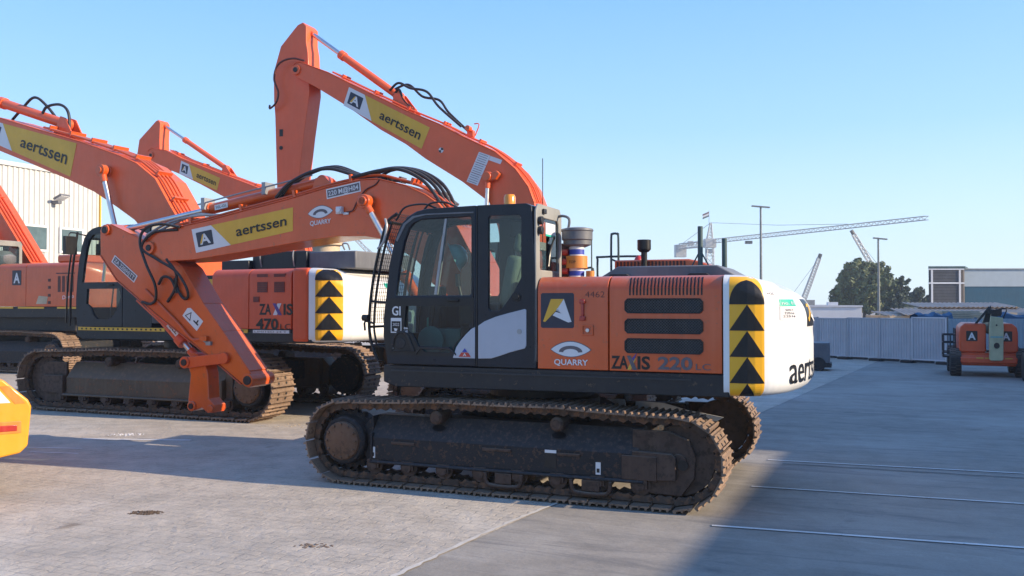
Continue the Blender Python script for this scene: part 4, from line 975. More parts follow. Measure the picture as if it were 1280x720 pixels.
d = Decal(lambda u, v, l: (-2.64 - u, yb + .002 + .0015 * l, 1.78 + v)); d.text('ink', 'ZA', 0, 0, .17, .25, .03); d.text('ink', 'IS', .50, 0, .17, .19, .03); d.poly('decwhite', [(.29, -.01), (.37, -.01), (.46, .18), (.38, .18)]); d.poly('purple', [(.40, -.01), (.47, -.01), (.35, .18), (.28, .18)])
d.text('ink', '470', -.06, -.24, .17, .46, .03); d.text('ink', 'LC', .44, -.24, .09, .21, .0); d.build('model_lettering', doors[1])
m = MB()
for a, b, mt in ((1.60, -.55, 'decyellow'), (-.6, -1.0, 'skirt'), (-1.1, -2.4, 'decyellow'), (-2.5, -3.28, 'decgrey')):
    m.m(mt); m.box(b, a, yb - .01, yb + .006, 1.47, 1.53)
m.m('ink')
for k in range(34):
    x = 1.52 - k * .115
    if x < -2.35: break
    if -.6 > x > -1.1 or -1.0 < x < -.55: continue
    m.box(x - .04, x, yb + .006, yb + .009, 1.485, 1.515)
m.m('decwhite'); m.build('reflective_strip', rf)
d = Decal(lambda u, v, l: (-2.52 - u, yb + .006 + .0015 * l, 1.48 + v)); d.poly('decwhite', [(0, -.005), (.74, -.005), (.74, .045), (0, .045)]); d.text('decgrey', 'LIMITED 24 T', .03, .004, .03, .66, .0); d.build('side_notice', rf)
# boxes on the roof of the engine house
m = MB(); m.box(-2.05, -1.45, .3, 1.1, 2.53, 2.70); m.box(-3.20, -2.05, .2, 1.0, 2.53, 2.84); m.build('engine_hood', B, 'cabdark', bevel=.015)
m = MB(); m.box(-4.15, -3.21, -.9, .95, 2.53, 2.82); m.build('exhaust_housing', B, 'hoodgrey', bevel=.02)
m = MB(); m.lathe((-3.0, .2, 0), [(.24, 2.84), (.24, 2.97), (.30, 2.98), (.30, 3.04), (.05, 3.06)], axis='z', n=26); m.build('air_filter', B, 'beige')
m = MB()
for x in (-2.25, -2.95): m.tube([(x, 1.0, 2.58), (x, 1.04, 2.75), (x, 1.02, 2.86)], .012, 6, 3)
m.tube([(-4.0, .9, 2.84), (-4.0, .96, 2.93), (-3.9, .96, 2.93), (-3.9, .9, 2.84)], .014, 6, 3)
m.build('hood_catch', B, 'galv')
cw, S, LL, pts_, Ls = counterweight(B, UB)
d = Decal(lambda u, v, l: tuple(S(u, v, .003 + .002 * l)[0])); s0, s1 = .13, .58; zc0 = 1.37
d.grid('hazyellow', s0, s1, zc0, 2.50, 40, 60); per = .262; d.layer = 2
for k in range(5):
    b = zc0 - .09 + per * k
    for i in range(10):
        lo = b + per * .99 * i / 10; hi = b + per * .99 * (i + 1) / 10
        if hi < zc0 or lo > 2.50: continue
        lo = max(lo, zc0); hi = min(hi, 2.50)
        wd = lambda z: max(0, (1 - (z - b) / (per * .99)) * .5) if k < 4 else .5 * math.sqrt(max(0, 1 - ((z - b) / .2) ** 2))
        d.mb.m('ink'); mdl = (s0 + s1) / 2; ww = s1 - s0; V = []
        for q in range(25):
            for z in (lo, hi): V.append(d.fn(mdl + ww * wd(z) * (2 * q / 24 - 1), z, 6))
        d.mb.add(V, [(2 * q, 2 * q + 2, 2 * q + 3, 2 * q + 1) for q in range(24)])
d.build('hazard_strip', cw)
d = Decal(lambda u, v, l: tuple(S(u, v, .003 + .0012 * l)[0])); d.grid('green', 1.55, 1.95, 2.22, 2.30, 6, 1); d.text('decgrey', '23451', 1.62, 2.13, .05, .3, .01); d.build('permit_sticker', cw)
cab(B, 1.08, .19, 1.54, 1.09, full=False, y0=.52, y1=1.5)
m = MB()
for (a, b, r) in (((1.62, 3.28), (1.80, 1.55), .02), ((1.72, 3.2), (1.90, 1.6), .016)):
    m.tube([(a[0], 1.52, a[1]), (a[0] + .12, 1.54, (a[1] + b[1]) / 2), (b[0], 1.52, b[1])], r, 8, 4)
m.build('grab_rail', B, 'ink')
m = MB(); m.box(1.50, 1.58, 1.62, 1.86, 2.85, 3.18); m.tube([(1.4, 1.5, 3.2), (1.56, 1.72, 3.25), (1.54, 1.74, 3.1)], .014, 6, 3); m.build('side_mirror', B, 'ink', bevel=.02)
# boom
tB = [(6.95, 5.98), (6.5, 5.99), (5.44, 5.94), (4.2, 5.58), (3.02, 5.25), (1.97, 4.91), (1.42, 4.70), (.91, 4.36), (.49, 3.78), (.12, 3.31), (-.05, 2.8), (-.05, 2.35)]
tB[0] = (7.1, 6.10); tB[1] = (6.5, 6.18)
bB = [(.05, 2.05), (.4, 2.05), (.75, 2.7), (1.17, 3.33), (1.45, 3.59), (1.96, 3.88), (2.59, 4.21), (3.34, 4.50), (4.41, 4.88), (5.43, 5.23), (6.6, 5.62), (7.15, 5.85)]
bb = boom_beam(B, tB, bB, .38, 'orange2', pins=[((6.95, 5.95), .12), ((2.19, 4.59), .11)], fl=.018)
boom_sticker(bb, [(5.94, 5.98), (3.09, 5.22), (3.27, 4.55), (6.12, 5.60)], .383)
pipes(bb, tB[3:11], (.30, .20, .10, .0), .024, 'orange', .08, clamps=7, n=26)
for s_ in (1, -1): cylinder_ram(B, (1.25, 1.75), (2.19, 4.59), .085, .45, s_ * .52, 'orange', 'boom_ram', .12, .12)
cylinder_ram(B, (3.9, 5.75), (7.35, 6.85), .105, .6, 0., 'orange2', 'arm_ram', .12, .2)
m = MB()
for yy in (-.14, .11): m.prism([(4.15, 5.5), (3.9, 5.9), (3.75, 5.85), (3.45, 5.35)], yy, yy + .03)
m.build('ram_bracket', bb, 'orange2', bevel=.006)
hoses(bb, [[(3.65, .1, 5.45), (3.7, .1, 5.95), (3.95, .1, 6.15), (4.35, .1, 6.15), (4.5, .1, 6.02)], [(4.1, -.1, 5.7), (4.55, -.05, 6.2), (4.9, 0, 6.42), (5.3, 0, 6.2), (5.6, 0, 6.0)]], .03)
m = MB(); m.prism([(7.45, 6.95), (7.25, 6.95), (6.85, 6.2), (6.75, 5.8), (7.0, 4.6), (7.3, 3.2), (7.45, 3.2), (7.5, 4.6), (7.5, 5.8)], -.28, .28); sB = m.build('arm', B, 'orange2', bevel=.01)
hoses(B, [[(.7, .3, 2.6), (.9, .42, 2.9), (.6, .45, 2.5), (.5, .4, 2.2)], [(.6, .2, 2.7), (.85, .44, 2.75), (.8, .45, 2.35), (.4, .4, 2.1)]], .022, 'beige')

# =============================================================== excavators behind
def rear_excavator(name_label, loc, rz, boomT, boomB, w, mats, sticker, pins, stick, ram, brams, tops, extra=None, cabful=False):
    T = thing('crawler_excavator', name_label, 'excavator', (*loc, 0), rz, GRP)
    undercarriage(T, S_A, 1, 0, detail=False)
    U = dict(UA); rf, doors, sec = upper(T, U, mats)
    cw, S, LL, a_, b_ = counterweight(T, U)
    cab(T, 1, 0, 1.30, 1, full=False)
    b = boom_beam(T, boomT, boomB, w, mats, pins=pins, fl=.016)
    if sticker: boom_sticker(b, sticker, w + .003)
    m = MB(); m.prism(stick, -.20, .20); 
    s = m.build('arm', T, mats, bevel=.008)
    cylinder_ram(T, ram[0], ram[1], .075, ram[2], 0., mats, 'arm_ram', .09, .16)
    m = MB()
    for yy in (-.12, .09): m.prism([(ram[0][0] + .12, ram[0][1] - .3), (ram[0][0] + .03, ram[0][1] + .04), (ram[0][0] - .10, ram[0][1] + .02), (ram[0][0] - .45, ram[0][1] - .42)], yy, yy + .03)
    m.build('ram_bracket', b, mats, bevel=.005)
    for s_ in (1, -1): cylinder_ram(T, brams[0], brams[1], .065, .5, s_ * .40, mats, 'boom_ram', .10, .09)
    m = MB(); m.prism([(.2, 1.05), (.2, 1.75), (.5, 1.85), (.7, 1.6), (1.2, 1.45), (1.2, 1.05)], -.36, -.33); m.prism([(.2, 1.05), (.2, 1.75), (.5, 1.85), (.7, 1.6), (1.2, 1.45), (1.2, 1.05)], .33, .36); m.build('boom_bracket', T, 'skirt')
    pipes(b, tops, (.18, .08, -.02), .018, mats, .05, clamps=6, n=20)
    return T, b, s
tC = [(5.05, 6.60), (4.98, 6.67), (4.87, 6.67), (4.24, 6.41), (3.72, 6.14), (3.07, 5.81), (2.50, 5.52), (1.87, 5.24), (1.34, 4.95), (.74, 4.65), (.35, 4.32), (.11, 4.0), (0, 3.72), (-.05, 3.2), (0, 2.6), (.08, 1.95)]
bC = [(.15, 1.65), (.45, 1.65), (.55, 2.5), (.68, 3.3), (.85, 3.76), (1.02, 3.89), (1.37, 4.15), (2.13, 4.62), (2.53, 4.91), (3.07, 5.22), (3.88, 5.77), (4.50, 6.15), (4.91, 6.37), (5.05, 6.46)]
stC = [(4.82, 7.42), (4.90, 7.50), (5.02, 7.46), (5.12, 7.37), (5.42, 7.08), (5.59, 6.58), (5.58, 6.0), (5.55, 5.69), (5.50, 4.4), (5.48, 3.15), (5.36, 3.0), (5.22, 3.1), (5.02, 3.9), (4.97, 4.5), (4.88, 5.2), (4.74, 6.10), (4.78, 6.9), (4.82, 7.1)]
Cm, Cb, Cs = rear_excavator('orange excavator behind the nearest cab, its boom peaking highest against the sky', (.5, 15.6), R(158.1), tC, bC, .32, 'orange2',
    [(3.755, 6.085), (2.03, 5.18), (2.20, 4.80), (3.88, 5.745)], [((4.96, 6.53), .10)], stC, ((2.86, 5.90), (4.93, 7.40), .62), ((.95, 1.45), (.84, 4.20)), tC[3:13])
d = plane_decal((1.29, 4.15), (-.22, -.085), (-.245, .52), .324)
for k in range(3):
    d.poly('decwhite', [(0, .34 * k), (1, .34 * k), (1, .34 * k + .325), (0, .34 * k + .325)], layer=1)
d.poly('decwhite', [(1.02, .86), (2.05, .86), (2.05, 1.0), (1.02, 1.0)], layer=1)
for k in range(14): d.poly('decgrey', [(.1, .04 + k * .07), (.85, .04 + k * .07), (.85, .055 + k * .07), (.1, .055 + k * .07)], layer=2)
d.build('notice_sticker', Cb)
d = plane_decal((1.85, 4.70), (-.10, 0), (0, .10), .324); d.poly('decwhite', arc(.5, .5, .5, 0, 345, 15)); d.poly('ink', [(.5, .5), (1, .5), (.85, .85), (.5, 1)]); d.poly('ink', [(.5, .5), (0, .5), (.15, .15), (.5, 0)]); d.build('lifting_mark', Cb)
m = MB(); m.cyl((.84, .35, 4.20), (.84, .48, 4.20), .085, n=20); m.prism([(.84, 4.12), (.78, 4.26), (.66, 4.30), (.60, 4.24), (.68, 4.14)], .34, .44); m.build('pin_collar', Cb, 'orange', bevel=.01)
m = MB(); m.box(1.22, 1.34, .1, .2, 4.98, 5.1); m.cyl((1.28, .2, 5.12), (1.28, .32, 5.12), .05, n=12); m.tube([(1.2, .15, 5.0), (1.12, .15, 5.2), (1.22, .15, 5.22)], .012, 6, 3); m.build('work_light', Cb, 'orange2', bevel=.008)
hoses(Cb, [[(4.76, .34, 6.69), (5.02, .345, 6.76), (5.27, .345, 6.73), (5.42, .345, 6.61), (5.47, .34, 6.38), (5.38, .33, 6.13), (5.43, .33, 5.93), (5.59, .31, 5.83), (5.62, .28, 5.9)]], .02, 'inkred')
hoses(Cb, [[(3.0, .1, 6.0), (2.8, .12, 6.12), (2.55, .12, 6.0), (2.2, .12, 5.9), (1.95, .12, 5.6), (1.5, .1, 5.2)], [(3.0, -.05, 6.05), (2.65, 0, 6.1), (2.35, 0, 5.85), (2.0, 0, 5.75), (1.8, 0, 5.5), (1.4, .0, 5.12)], [(2.95, .05, 5.9), (2.8, .1, 6.0), (2.7, .1, 5.8), (2.5, .1, 5.6)]], .024)
m = MB(); m.box(5.36, 5.44, .2, .206, 5.28, 5.42); m.cyl((5.40, .2, 5.05), (5.40, .21, 5.05), .04, n=12); m.build('small_sticker', Cs, 'ink')
m = MB(); m.cyl((-.12, .2, 3.0), (-.12, .2, 4.5), .008, n=6); m.build('aerial', Cm, 'ink')
tD = [(5.86, 6.60), (5.80, 6.68), (5.66, 6.70), (5.13, 6.60), (4.54, 6.32), (3.13, 5.80), (2.23, 5.48), (1.66, 5.27), (1.1, 4.95), (.6, 4.5), (.2, 3.8), (0, 3.1), (-.02, 2.4), (.05, 1.9)]
bD = [(.15, 1.65), (.45, 1.65), (.6, 2.6), (.85, 3.4), (1.4, 4.0), (2.37, 4.72), (2.86, 5.05), (3.84, 5.52), (4.66, 5.88), (5.72, 6.28), (5.84, 6.42)]
stD = [(5.50, 7.50), (5.58, 7.60), (5.68, 7.56), (5.85, 7.42), (6.33, 7.04), (6.42, 6.55), (6.30, 5.9), (6.15, 5.0), (5.9, 3.8), (5.75, 3.8), (5.55, 4.8), (5.35, 5.8), (5.50, 6.4), (5.52, 7.0)]
rear_excavator('orange excavator farthest back, its small raised boom between the two nearer booms', (-5.6, 25), R(158.1), tD, bD, .32, 'orange2',
    [(4.56, 6.26), (3.10, 5.66), (3.21, 5.30), (4.63, 5.88)], [((5.72, 6.5), .10), ((1.6, 4.6), .10)], stD, ((3.15, 6.0), (5.60, 7.50), .64), ((.95, 1.45), (1.6, 4.6)), tD[3:12])

# =============================================================== leftmost excavator (seen from its engine side)
Em = thing('crawler_excavator', 'orange excavator at the left edge with vertical vent slots, before the cream warehouse', 'excavator', (-13.8, 26.5, 0), R(158.1), GRP)
SE = dict(S_B); SE.update(xc=1.85, r=.52, zc=.60, rise=.05)
undercarriage(Em, SE, -1, 0, detail=False)
UE = dict(W=1.6, zb=1.88, zs=1.55, zt=3.10, xw=-2.83, R=3.35, xf=2.3, panels=[.30, -.80, -2.82], cwflat=.10)
rf, doors, sec = upper(Em, UE, 'orange')
counterweight(Em, UE, mat='orange')[0]
m = MB(); m.box(-2.4, 2.0, -1.3, 1.35, 1.18, 1.60); m.box(-1.6, 1.6, -1.0, 1.0, .6, 1.2); m.build('lower_frame', Em, 'skirt', bevel=.03)
m = MB(); m.box(-2.7, -1.75, .2, 1.4, 3.1, 3.32); m.build('hood_box', Em, 'orange', bevel=.05)
m = MB(); m.cyl((-2.55, .6, 3.3), (-2.55, .6, 3.65), .16, n=16); m.cyl((-2.62, .6, 3.6), (-2.78, .6, 4.05), .15, n=16); m.build('exhaust_pipe', Em, 'ink', bevel=.01)
d = Decal(lambda u, v, l: (-.26 - .36 * u, 1.602 + .002 * l, 2.48 + .42 * v)); logo_A(d, 0, 0, 1, 1, simple=True); d.build('logo_plate', doors[0])
for b_ in [(-2.12 - .16 * k, -2.02 - .16 * k, 2.28, 2.72) for k in range(4)] + [(-1.75, -1.65, z - .05, z + .03) for z in (2.62, 2.42, 2.2, 2.0)] + [(-2.65, -1.95, 2.78, 2.81)]:
    m = MB(); m.box(b_[0], b_[1], 1.6, 1.606, b_[2], b_[3]); m.build('vent', doors[1], 'inkred')
d = Decal(lambda u, v, l: (-2.2 - u, 1.602 + .002 * l, 2.08 + v + .1 * u)); d.text('decwhite', 'Demo', 0, 0, .10, .42, .0); d.build('door_lettering', doors[1])
m = MB(); m.prism([(-1.2, 1.95), (-1.6, 1.95), (-1.65, 2.15), (-1.3, 2.18)], 1.6, 1.606); m.build('worn_patch', doors[1], 'beige')
m = MB(); m.m('decyellow')
for a, b in ((.25, -.3), (-.5, -1.5), (-2.0, -2.75)): m.box(b, a, 1.59, 1.605, 1.82, 1.87)
m.build('reflective_strip', rf)
cab(Em, 1.05, 1.0, 1.88, 1.15, full=False, y0=.6, y1=1.6)
tE = [(6.4, 7.7), (5.6, 7.9), (4.2, 7.3), (3.0, 6.4), (1.8, 5.05), (.27, 3.20), (-.1, 2.6)]
bE = [(.2, 2.2), (.6, 2.3), (1.03, 3.16), (1.78, 3.9), (3.2, 5.5), (4.4, 6.5), (5.6, 7.2), (6.5, 7.5)]
tE = [(a + .35, b) for a, b in tE[:-1]] + [tE[-1]]; bE = bE[:2] + [(a + .2, b) for a, b in bE[2:]]
be = boom_beam(Em, tE, bE, .30, 'orange3', pins=[((6.3, 7.6), .14)], fl=.02)
pipes(be, tE[2:6], (.2, .08, -.05), .035, 'orange3', .05, clamps=2, n=14)
m = MB(); m.prism([(6.7, 8.6), (6.5, 8.6), (6.1, 7.6), (6.3, 5.6), (6.6, 3.9), (6.75, 3.9), (6.85, 5.6), (6.8, 7.6)], -.3, .3); m.build('arm', Em, 'orange3', bevel=.01)
cylinder_ram(Em, (3.6, 7.3), (6.6, 8.5), .11, .6, 0, 'orange3', 'arm_ram', .13, .2)
for s_ in (1, -1): cylinder_ram(Em, (1.3, 2.2), (3.3, 6.2), .09, .5, s_ * .52, 'orange3', 'boom_ram', .12, .12)
m = MB(); m.lathe((.9, 1.0, 0), [(.3, 3.1), (.36, 3.2), (.36, 3.35), (.2, 3.5), (.05, 3.52)], axis='z', n=20); m.build('wrapped_cover', Em, 'hoodgrey')

# =============================================================== yellow loader at the left edge
Y = thing('wheel_loader', 'yellow machine cut off by the left edge, red reflector on its rear', 'loader', (-4.93, 9.05, 0), math.atan2(.8, -.6))
m = MB(); m.prism([(.03, .50), (.10, .43), (.4, .38), (1.7, .38), (2.0, .46), (2.03, .60), (2.0, 1.0), (1.82, 1.19), (.26, 1.19), (.03, .97), (0, .9)], 0, .55, ax='x')
m.prism([(.24, 1.17), (1.8, 1.17), (1.7, 1.21), (.34, 1.21)], .10, 1.4, ax='x'); m.prism([(.22, .5), (1.8, .5), (1.8, 1.17), (.22, 1.17)], .54, 3.2, ax='x')
yb_ = m.build('rear_body', Y, 'yellow', bevel=.03, seg=3)
m = MB(); m.box(-.006, .01, .09, .60, .635, .76); m.box(-.006, .01, 1.3, 1.75, .635, .745); rc = m.build('light_surround', yb_, 'bandorange', bevel=.006)
m = MB(); m.box(-.014, -.004, .13, .50, .662, .722); m.build('reflector', rc, 'red', bevel=.004)
m = MB(); m.box(-.014, -.004, 1.34, 1.71, .65, .73); m.build('reflector', rc, 'red', bevel=.004)
m = MB(); m.prism([(.205, 1.12), (.055, .935), (.15, .935), (.29, 1.12)], -.004, .004, ax='x'); m.build('painted_recess', yb_, 'bandorange')  # darker strip on the flat rear, the groove's shade put into its colour
m = MB(); m.prism([(.32, 1.12), (.19, .95), (.9, .95), (.9, 1.12)], -.003, .004, ax='x'); m.build('lit_slope', yb_, 'white')  # white plate paints the sunlit slope onto the flat yellow rear
for x in (1.0, 3.4):
    for yy in (.50, 1.50):
        m = MB(); m.lathe((x, yy, .48), [(.30, -.18), (.46, -.18), (.48, -.12), (.48, .12), (.46, .18), (.30, .18)], n=28); w_ = m.build('wheel', Y, 'rubber')
        m = MB(); m.lathe((x, yy, .48), [(.05, -.185), (.28, -.17), (.28, .17), (.05, .185)], n=20); m.build('rim', w_, 'yellow')
m = MB(); m.prism([(2.2, 1.17), (2.2, 2.5), (3.1, 2.5), (3.3, 1.17)], .5, 1.5); m.build('driver_cab', Y, 'yellow', bevel=.03)
m = MB(); m.prism([(2.3, 1.3), (2.3, 2.35), (3.0, 2.35), (3.15, 1.3)], .49, 1.51); m.build('cab_window', Y, 'winglass')
m = MB(); m.prism([(3.2, .6), (3.2, 1.0), (4.4, .6), (4.5, .25), (4.2, .25)], .4, 1.6); m.prism([(4.3, .1), (5.0, .1), (4.45, .8), (4.35, .8)], -.1, 2.1); m.build('front_bucket', Y, 'yellow')

# =============================================================== boom lifts at the right
def boom_lift(label, loc, rz, basket=True):
    T = thing('boom_lift', label, 'boom lift', (*loc, 0), rz, 'orange boom lifts parked by the hoarding'); T.scale = (.85, .90, .98)
    m = MB(); m.prism([(-.75, .30), (.75, .30), (.85, .42), (.80, .58), (-.80, .58), (-.85, .42)], -.3, 2.1); m.box(-.80, .80, -.38, -.30, .36, .54); m.box(-1.0, 1.0, -.1, .1, .3, .46); m.box(-1., 1., 1.8, 2., .3, .46)
    ch_ = m.build('chassis', T, 'orange3', bevel=.04)
    m = MB(); m.m('decyellow')
    for x0 in (-.35, -.1, .45): m.box(x0, x0 + .2, -.385, -.381, .50, .53)
    m.build('reflector', ch_)
    for x in (-.92, .92):
        for y in (.0, 1.9):
            m = MB(); m.lathe((x, y, .375), [(.22, -.15), (.355, -.16), (.375, -.11), (.375, .11), (.355, .16), (.22, .15)], axis='x', n=26)
            for k in range(22):
                a = 2 * math.pi * k / 22; Tm = Matrix.Translation((x, y, .375)) @ Matrix.Rotation(a, 4, 'X')
                m.box(-.14, .0, -.03, .03, .36, .39, Tm); Tm = Matrix.Translation((x, y, .375)) @ Matrix.Rotation(a + .14, 4, 'X'); m.box(.0, .14, -.03, .03, .36, .39, Tm)
            w = m.build('wheel', T, 'rubber')
            m = MB(); sg = 1 if x > 0 else -1; m.lathe((x + sg * .02, y, .375), [(.21, -.12), (.21, .12), (.19, .12), (.15, .06 * sg + 0), (.05, .06)], axis='x', n=20); m.build('rim', w, 'decwhite')
    for (xa, xb, la) in ((-.82, -.06, -.62), (.18, .82, .34)):
        m = MB(); m.prism([(xa, .72), (xa + .05, .66), (xb - .02, .66), (xb, .72), (xb, 1.40), (xb - .04, 1.46), (xa + .16, 1.46), (xa + .03, 1.36), (xa - .0, 1.2)] if xa < 0 else [(xa, .72), (xa + .02, .66), (xb - .05, .66), (xb, .72), (xb, 1.2), (xb - .03, 1.36), (xb - .16, 1.46), (xa + .04, 1.46), (xa, 1.40)], -.25, 1.9)
        h = m.build('hood', T, 'orange3', bevel=.06, seg=3)
        d = Decal(lambda u, v, l: (la + .32 * u, -.252 - .002 * l, .97 + .28 * v)); logo_A(d, 0, 0, 1, 1, 'ink', simple=True); d.build('logo_plate', h)
    m = MB(); m.cyl((0, .8, .55), (0, .8, .68), .5, n=28); m.build('turntable', T, 'skirt')
    m = MB(); m.prism([(.0, .50), (.03, .46), (.34, .46), (.38, .50), (.40, 1.3), (.38, 1.62), (.04, 1.66), (.0, 1.3)], -.62, -.42); m.box(.04, .36, -.45, 2.6, 1.15, 1.5); bm_ = m.build('boom', T, 'cream', bevel=.02)
    m = MB(); m.cyl((.20, -.64, .87), (.20, -.60, .87), .08, n=20); m.cyl((.20, -.64, 1.42), (.20, -.60, 1.42), .025, n=12); m.box(.07, .34, -.45, -.40, 1.66, 1.74); m.build('pin', bm_, 'ink')
    m = MB(); m.box(.03, .37, -.626, -.622, 1.08, 1.12); m.build('green_band', bm_, 'teal')
    m = MB(); m.prism([(-.38, 1.46), (-.30, 1.46), (.06, 1.86), (.02, 1.93)], -.3, -.22); m.prism([(-.15, 1.46), (.05, 1.5), (.10, 1.95), (-.02, 1.85)], -.15, .2); m.box(-.0, .38, -.3, .2, 1.70, 1.84); m.tube([(.1, -.3, 1.8), (.5, -.25, 1.86), (.42, -.2, 1.6)], .02, 6, 3); m.build('upper_linkage', T, 'skirt', bevel=.01)
    m = MB(); m.prism([(-.78, .66), (.8, .66), (.8, .56), (-.78, .56)], -.2, 1.9); m.build('turntable_deck', T, 'orange3', bevel=.02)
    if basket:
        m = MB()
        for z in (.62, .90, 1.12):
            m.tube([(-1.25, .3, z), (-.9, .3, z)], .018, 6, 0); m.tube([(-1.25, 1.2, z), (-.9, 1.2, z)], .018, 6, 0); m.tube([(-1.25, .3, z), (-1.25, 1.2, z)], .018, 6, 0); m.tube([(-.9, .3, z), (-.9, 1.2, z)], .018, 6, 0)
        for x, y, z in ((-1.25, .3, 1.12), (-.9, .3, 1.3), (-1.25, 1.2, 1.12), (-.9, 1.2, 1.3), (-1.05, .3, 1.12)): m.tube([(x, y, .5), (x, y, z)], .02, 6, 0)
        m.box(-1.27, -.88, .28, 1.22, .48, .53); m.build('basket', T, 'skirt')
    return T
boom_lift('orange boom lift with basket and pale green boom in front of the hoarding', (12.85, 23.8), R(-24))
boom_lift('orange boom lift cut off by the right edge, beside the one with the basket', (13.8, 22.0), R(-24), basket=False)

# =============================================================== hoarding, cabins, sheds
d_ = Vector((.616, -.788)); o_ = Vector((11.10, 32.0)); ang = math.atan2(d_.y, d_.x)
def hoarding(w, h, ribs, mat, zoff=.12):
    m = MB(); pts = []; n = ribs * 4
    for i in range(ribs):
        x = w * i / ribs; p = w / ribs
        pts += [(x, 0), (x + p * .35, 0), (x + p * .45, .022), (x + p * .9, .022)]
    pts.append((w, 0)); back = [(a, b + .006) for a, b in reversed(pts)]
    m.prism(pts + back, zoff, h - .03, ax='z'); return m
edges = [-6.2, -4.9, -3.6, -2.3, -1.1, 0.0, 1.18, 2.36, 3.50, 4.68]
labs = ['grey corrugated hoarding panel hidden mostly behind the nearest excavator', 'grey corrugated hoarding panel just right of the white counterweight', 'grey hoarding panel below the white cabin', 'wide-ribbed hoarding panel below the second light pole', 'last hoarding panel with a bright frame, left of the boom lift']
for i in range(len(edges) - 1):
    a, b = edges[i], edges[i + 1]; p = o_ + d_ * (a + .02); w = b - a - .04; h = 1.47 + random.uniform(-.02, .02) + (.05 if i == 8 else 0)
    k = i - 4
    T = thing('hoarding_panel', labs[k] if k > 0 else labs[0], 'hoarding panel', (p.x, p.y, 0), ang + R(random.uniform(-1, 1)), 'corrugated hoarding panels across the yard')
    hoarding(w, h, 12, 'fence').build('sheet', T, 'fence', smooth=False)
    m = MB(); m.box(0, w, -.02, .03, h - .04, h); m.box(0, w, -.015, .03, .10, .14); m.box(-.01, .03, -.02, .03, .05, h); m.box(w - .03, w + .01, -.02, .03, .05, h); m.build('panel_frame', T, 'fence' if k != 4 else 'decwhite')
    m = MB(); m.box(w - .015, w + .035, .03, .07, 0, h + .01); m.build('panel_post', T, 'pole')
    m = MB(); m.box(w - .30, w + .12, -.14, .22, 0, .09); m.box(.1, w - .4, -.02, .05, .02, .10); m.build('foot_block', T, 'skirt', bevel=.02)
m = MB(); n = 46; L0 = Vector((15.2, 31.6)); 
T = thing('sheet_fence', 'pale blue corrugated fence behind the boom lifts', 'fence', (14.3, 31.4, 0), R(-3))
hoarding(9, 1.46, 70, 'fence').build('sheet', T, 'paleblue', smooth=False)
m = MB()
for x in (0, 2.2, 4.5, 6.8, 9): m.box(x - .03, x + .03, .03, .09, 0, 1.47)
m.build('fence_post', T, 'tarp')
for (x0, x1, yy, lab) in ((15.2, 16.5, 33.2, 'blue tarpaulin slumped over the fence left of the boom lift'), (17.9, 20.6, 32.6, 'blue tarpaulin draped over the fence right of the boom lift')):
    m = MB(); n = 18; vs = []
    for i in range(n + 1):
        x = x0 + (x1 - x0) * i / n; zt = 1.60 + .05 * math.sin(i * .8) + random.uniform(-.03, .03)
        for yy2, z in ((yy - .35, zt - .45 + random.uniform(-.03, .03)), (yy - .2, zt - .08), (yy, zt), (yy + .4, zt - .1), (yy + .6, zt - .5)): vs.append((x, yy2 + random.uniform(-.04, .04), z))
    m.add(vs, [(i * 5 + j, (i + 1) * 5 + j, (i + 1) * 5 + j + 1, i * 5 + j + 1) for i in range(n) for j in range(4)])
    o = m.build('tarpaulin', None, 'tarp'); tag(o, lab, 'tarpaulin', 'blue tarpaulins over the fence')
# generator behind the counterweight
T = thing('generator', 'dark grey generator set just showing behind the white counterweight', 'generator', (8.2, 26.0, 0), R(-21))
m = MB(); m.box(-.6, 1.10, 0, .9, .22, .82); m.build('canopy_box', T, 'hoodgrey', bevel=.03)
m = MB(); m.box(-.65, 1.15, .0, .9, .10, .22); m.build('base_frame', T, 'skirt')
for x in (-.3, .8):
    m = MB(); m.lathe((x, -.06, .20), [(.08, -.06), (.2, -.06), (.2, .06), (.08, .06)], n=18); m.build('wheel', T, 'rubber')
# white cabin
T = thing('site_cabin', 'low white cabin behind the hoarding with a beige end wall', 'cabin', (15.3, 45.0, 0), R(-10))
m = MB(); m.box(-2.5, 2.45, 0, 2.4, 0, 1.80); m.build('wall', T, 'decwhite')
m = MB(); m.box(2.45, 2.47, .02, 2.38, .1, 1.76); m.build('end_wall', T, 'beige')
m = MB(); m.box(-2.55, 2.5, -.05, 2.45, 1.80, 1.88); m.box(.9, 1.4, .5, .9, 1.88, 2.05); m.build('roof', T, 'decwhite')
d = Decal(lambda u, v, l: (u, -.003 - .002 * l, v)); d.text('decgrey', 'SITE 4', .3, 1.32, .14, .8, .01); d.layer = 0
# shed with corrugated roof sheets
T = thing('low_shed', 'low shed with dusty corrugated roof sheets behind the boom lifts', 'shed', (20.6, 44.0, 0), R(-2))
def corr(m, x0, x1, y0, y1, z0, z1, p=.24, amp=.028, th=.02):
    n = int((x1 - x0) / p * 6); vs = []
    for i in range(n + 1):
        x = x0 + (x1 - x0) * i / n; dz = amp * math.sin(2 * math.pi * (x - x0) / p)
        vs += [(x, y0, z0 + dz), (x, y1, z1 + dz), (x, y1, z1 + dz - th), (x, y0, z0 + dz - th)]
    m.add(vs, [f for i in range(n) for f in ((i * 4, i * 4 + 4, i * 4 + 5, i * 4 + 1), (i * 4 + 2, i * 4 + 6, i * 4 + 7, i * 4 + 3), (i * 4 + 3, i * 4 + 7, i * 4 + 4, i * 4))])
m = MB(); corr(m, -1.2, 6, -.6, 1.2, 1.42, 1.72); corr(m, 0.2, 5.2, 1.0, 3.2, 1.80, 2.02); corr(m, -1.9, 0, -.2, 2.0, 1.38, 1.56); m.build('roof', T, 'shed')
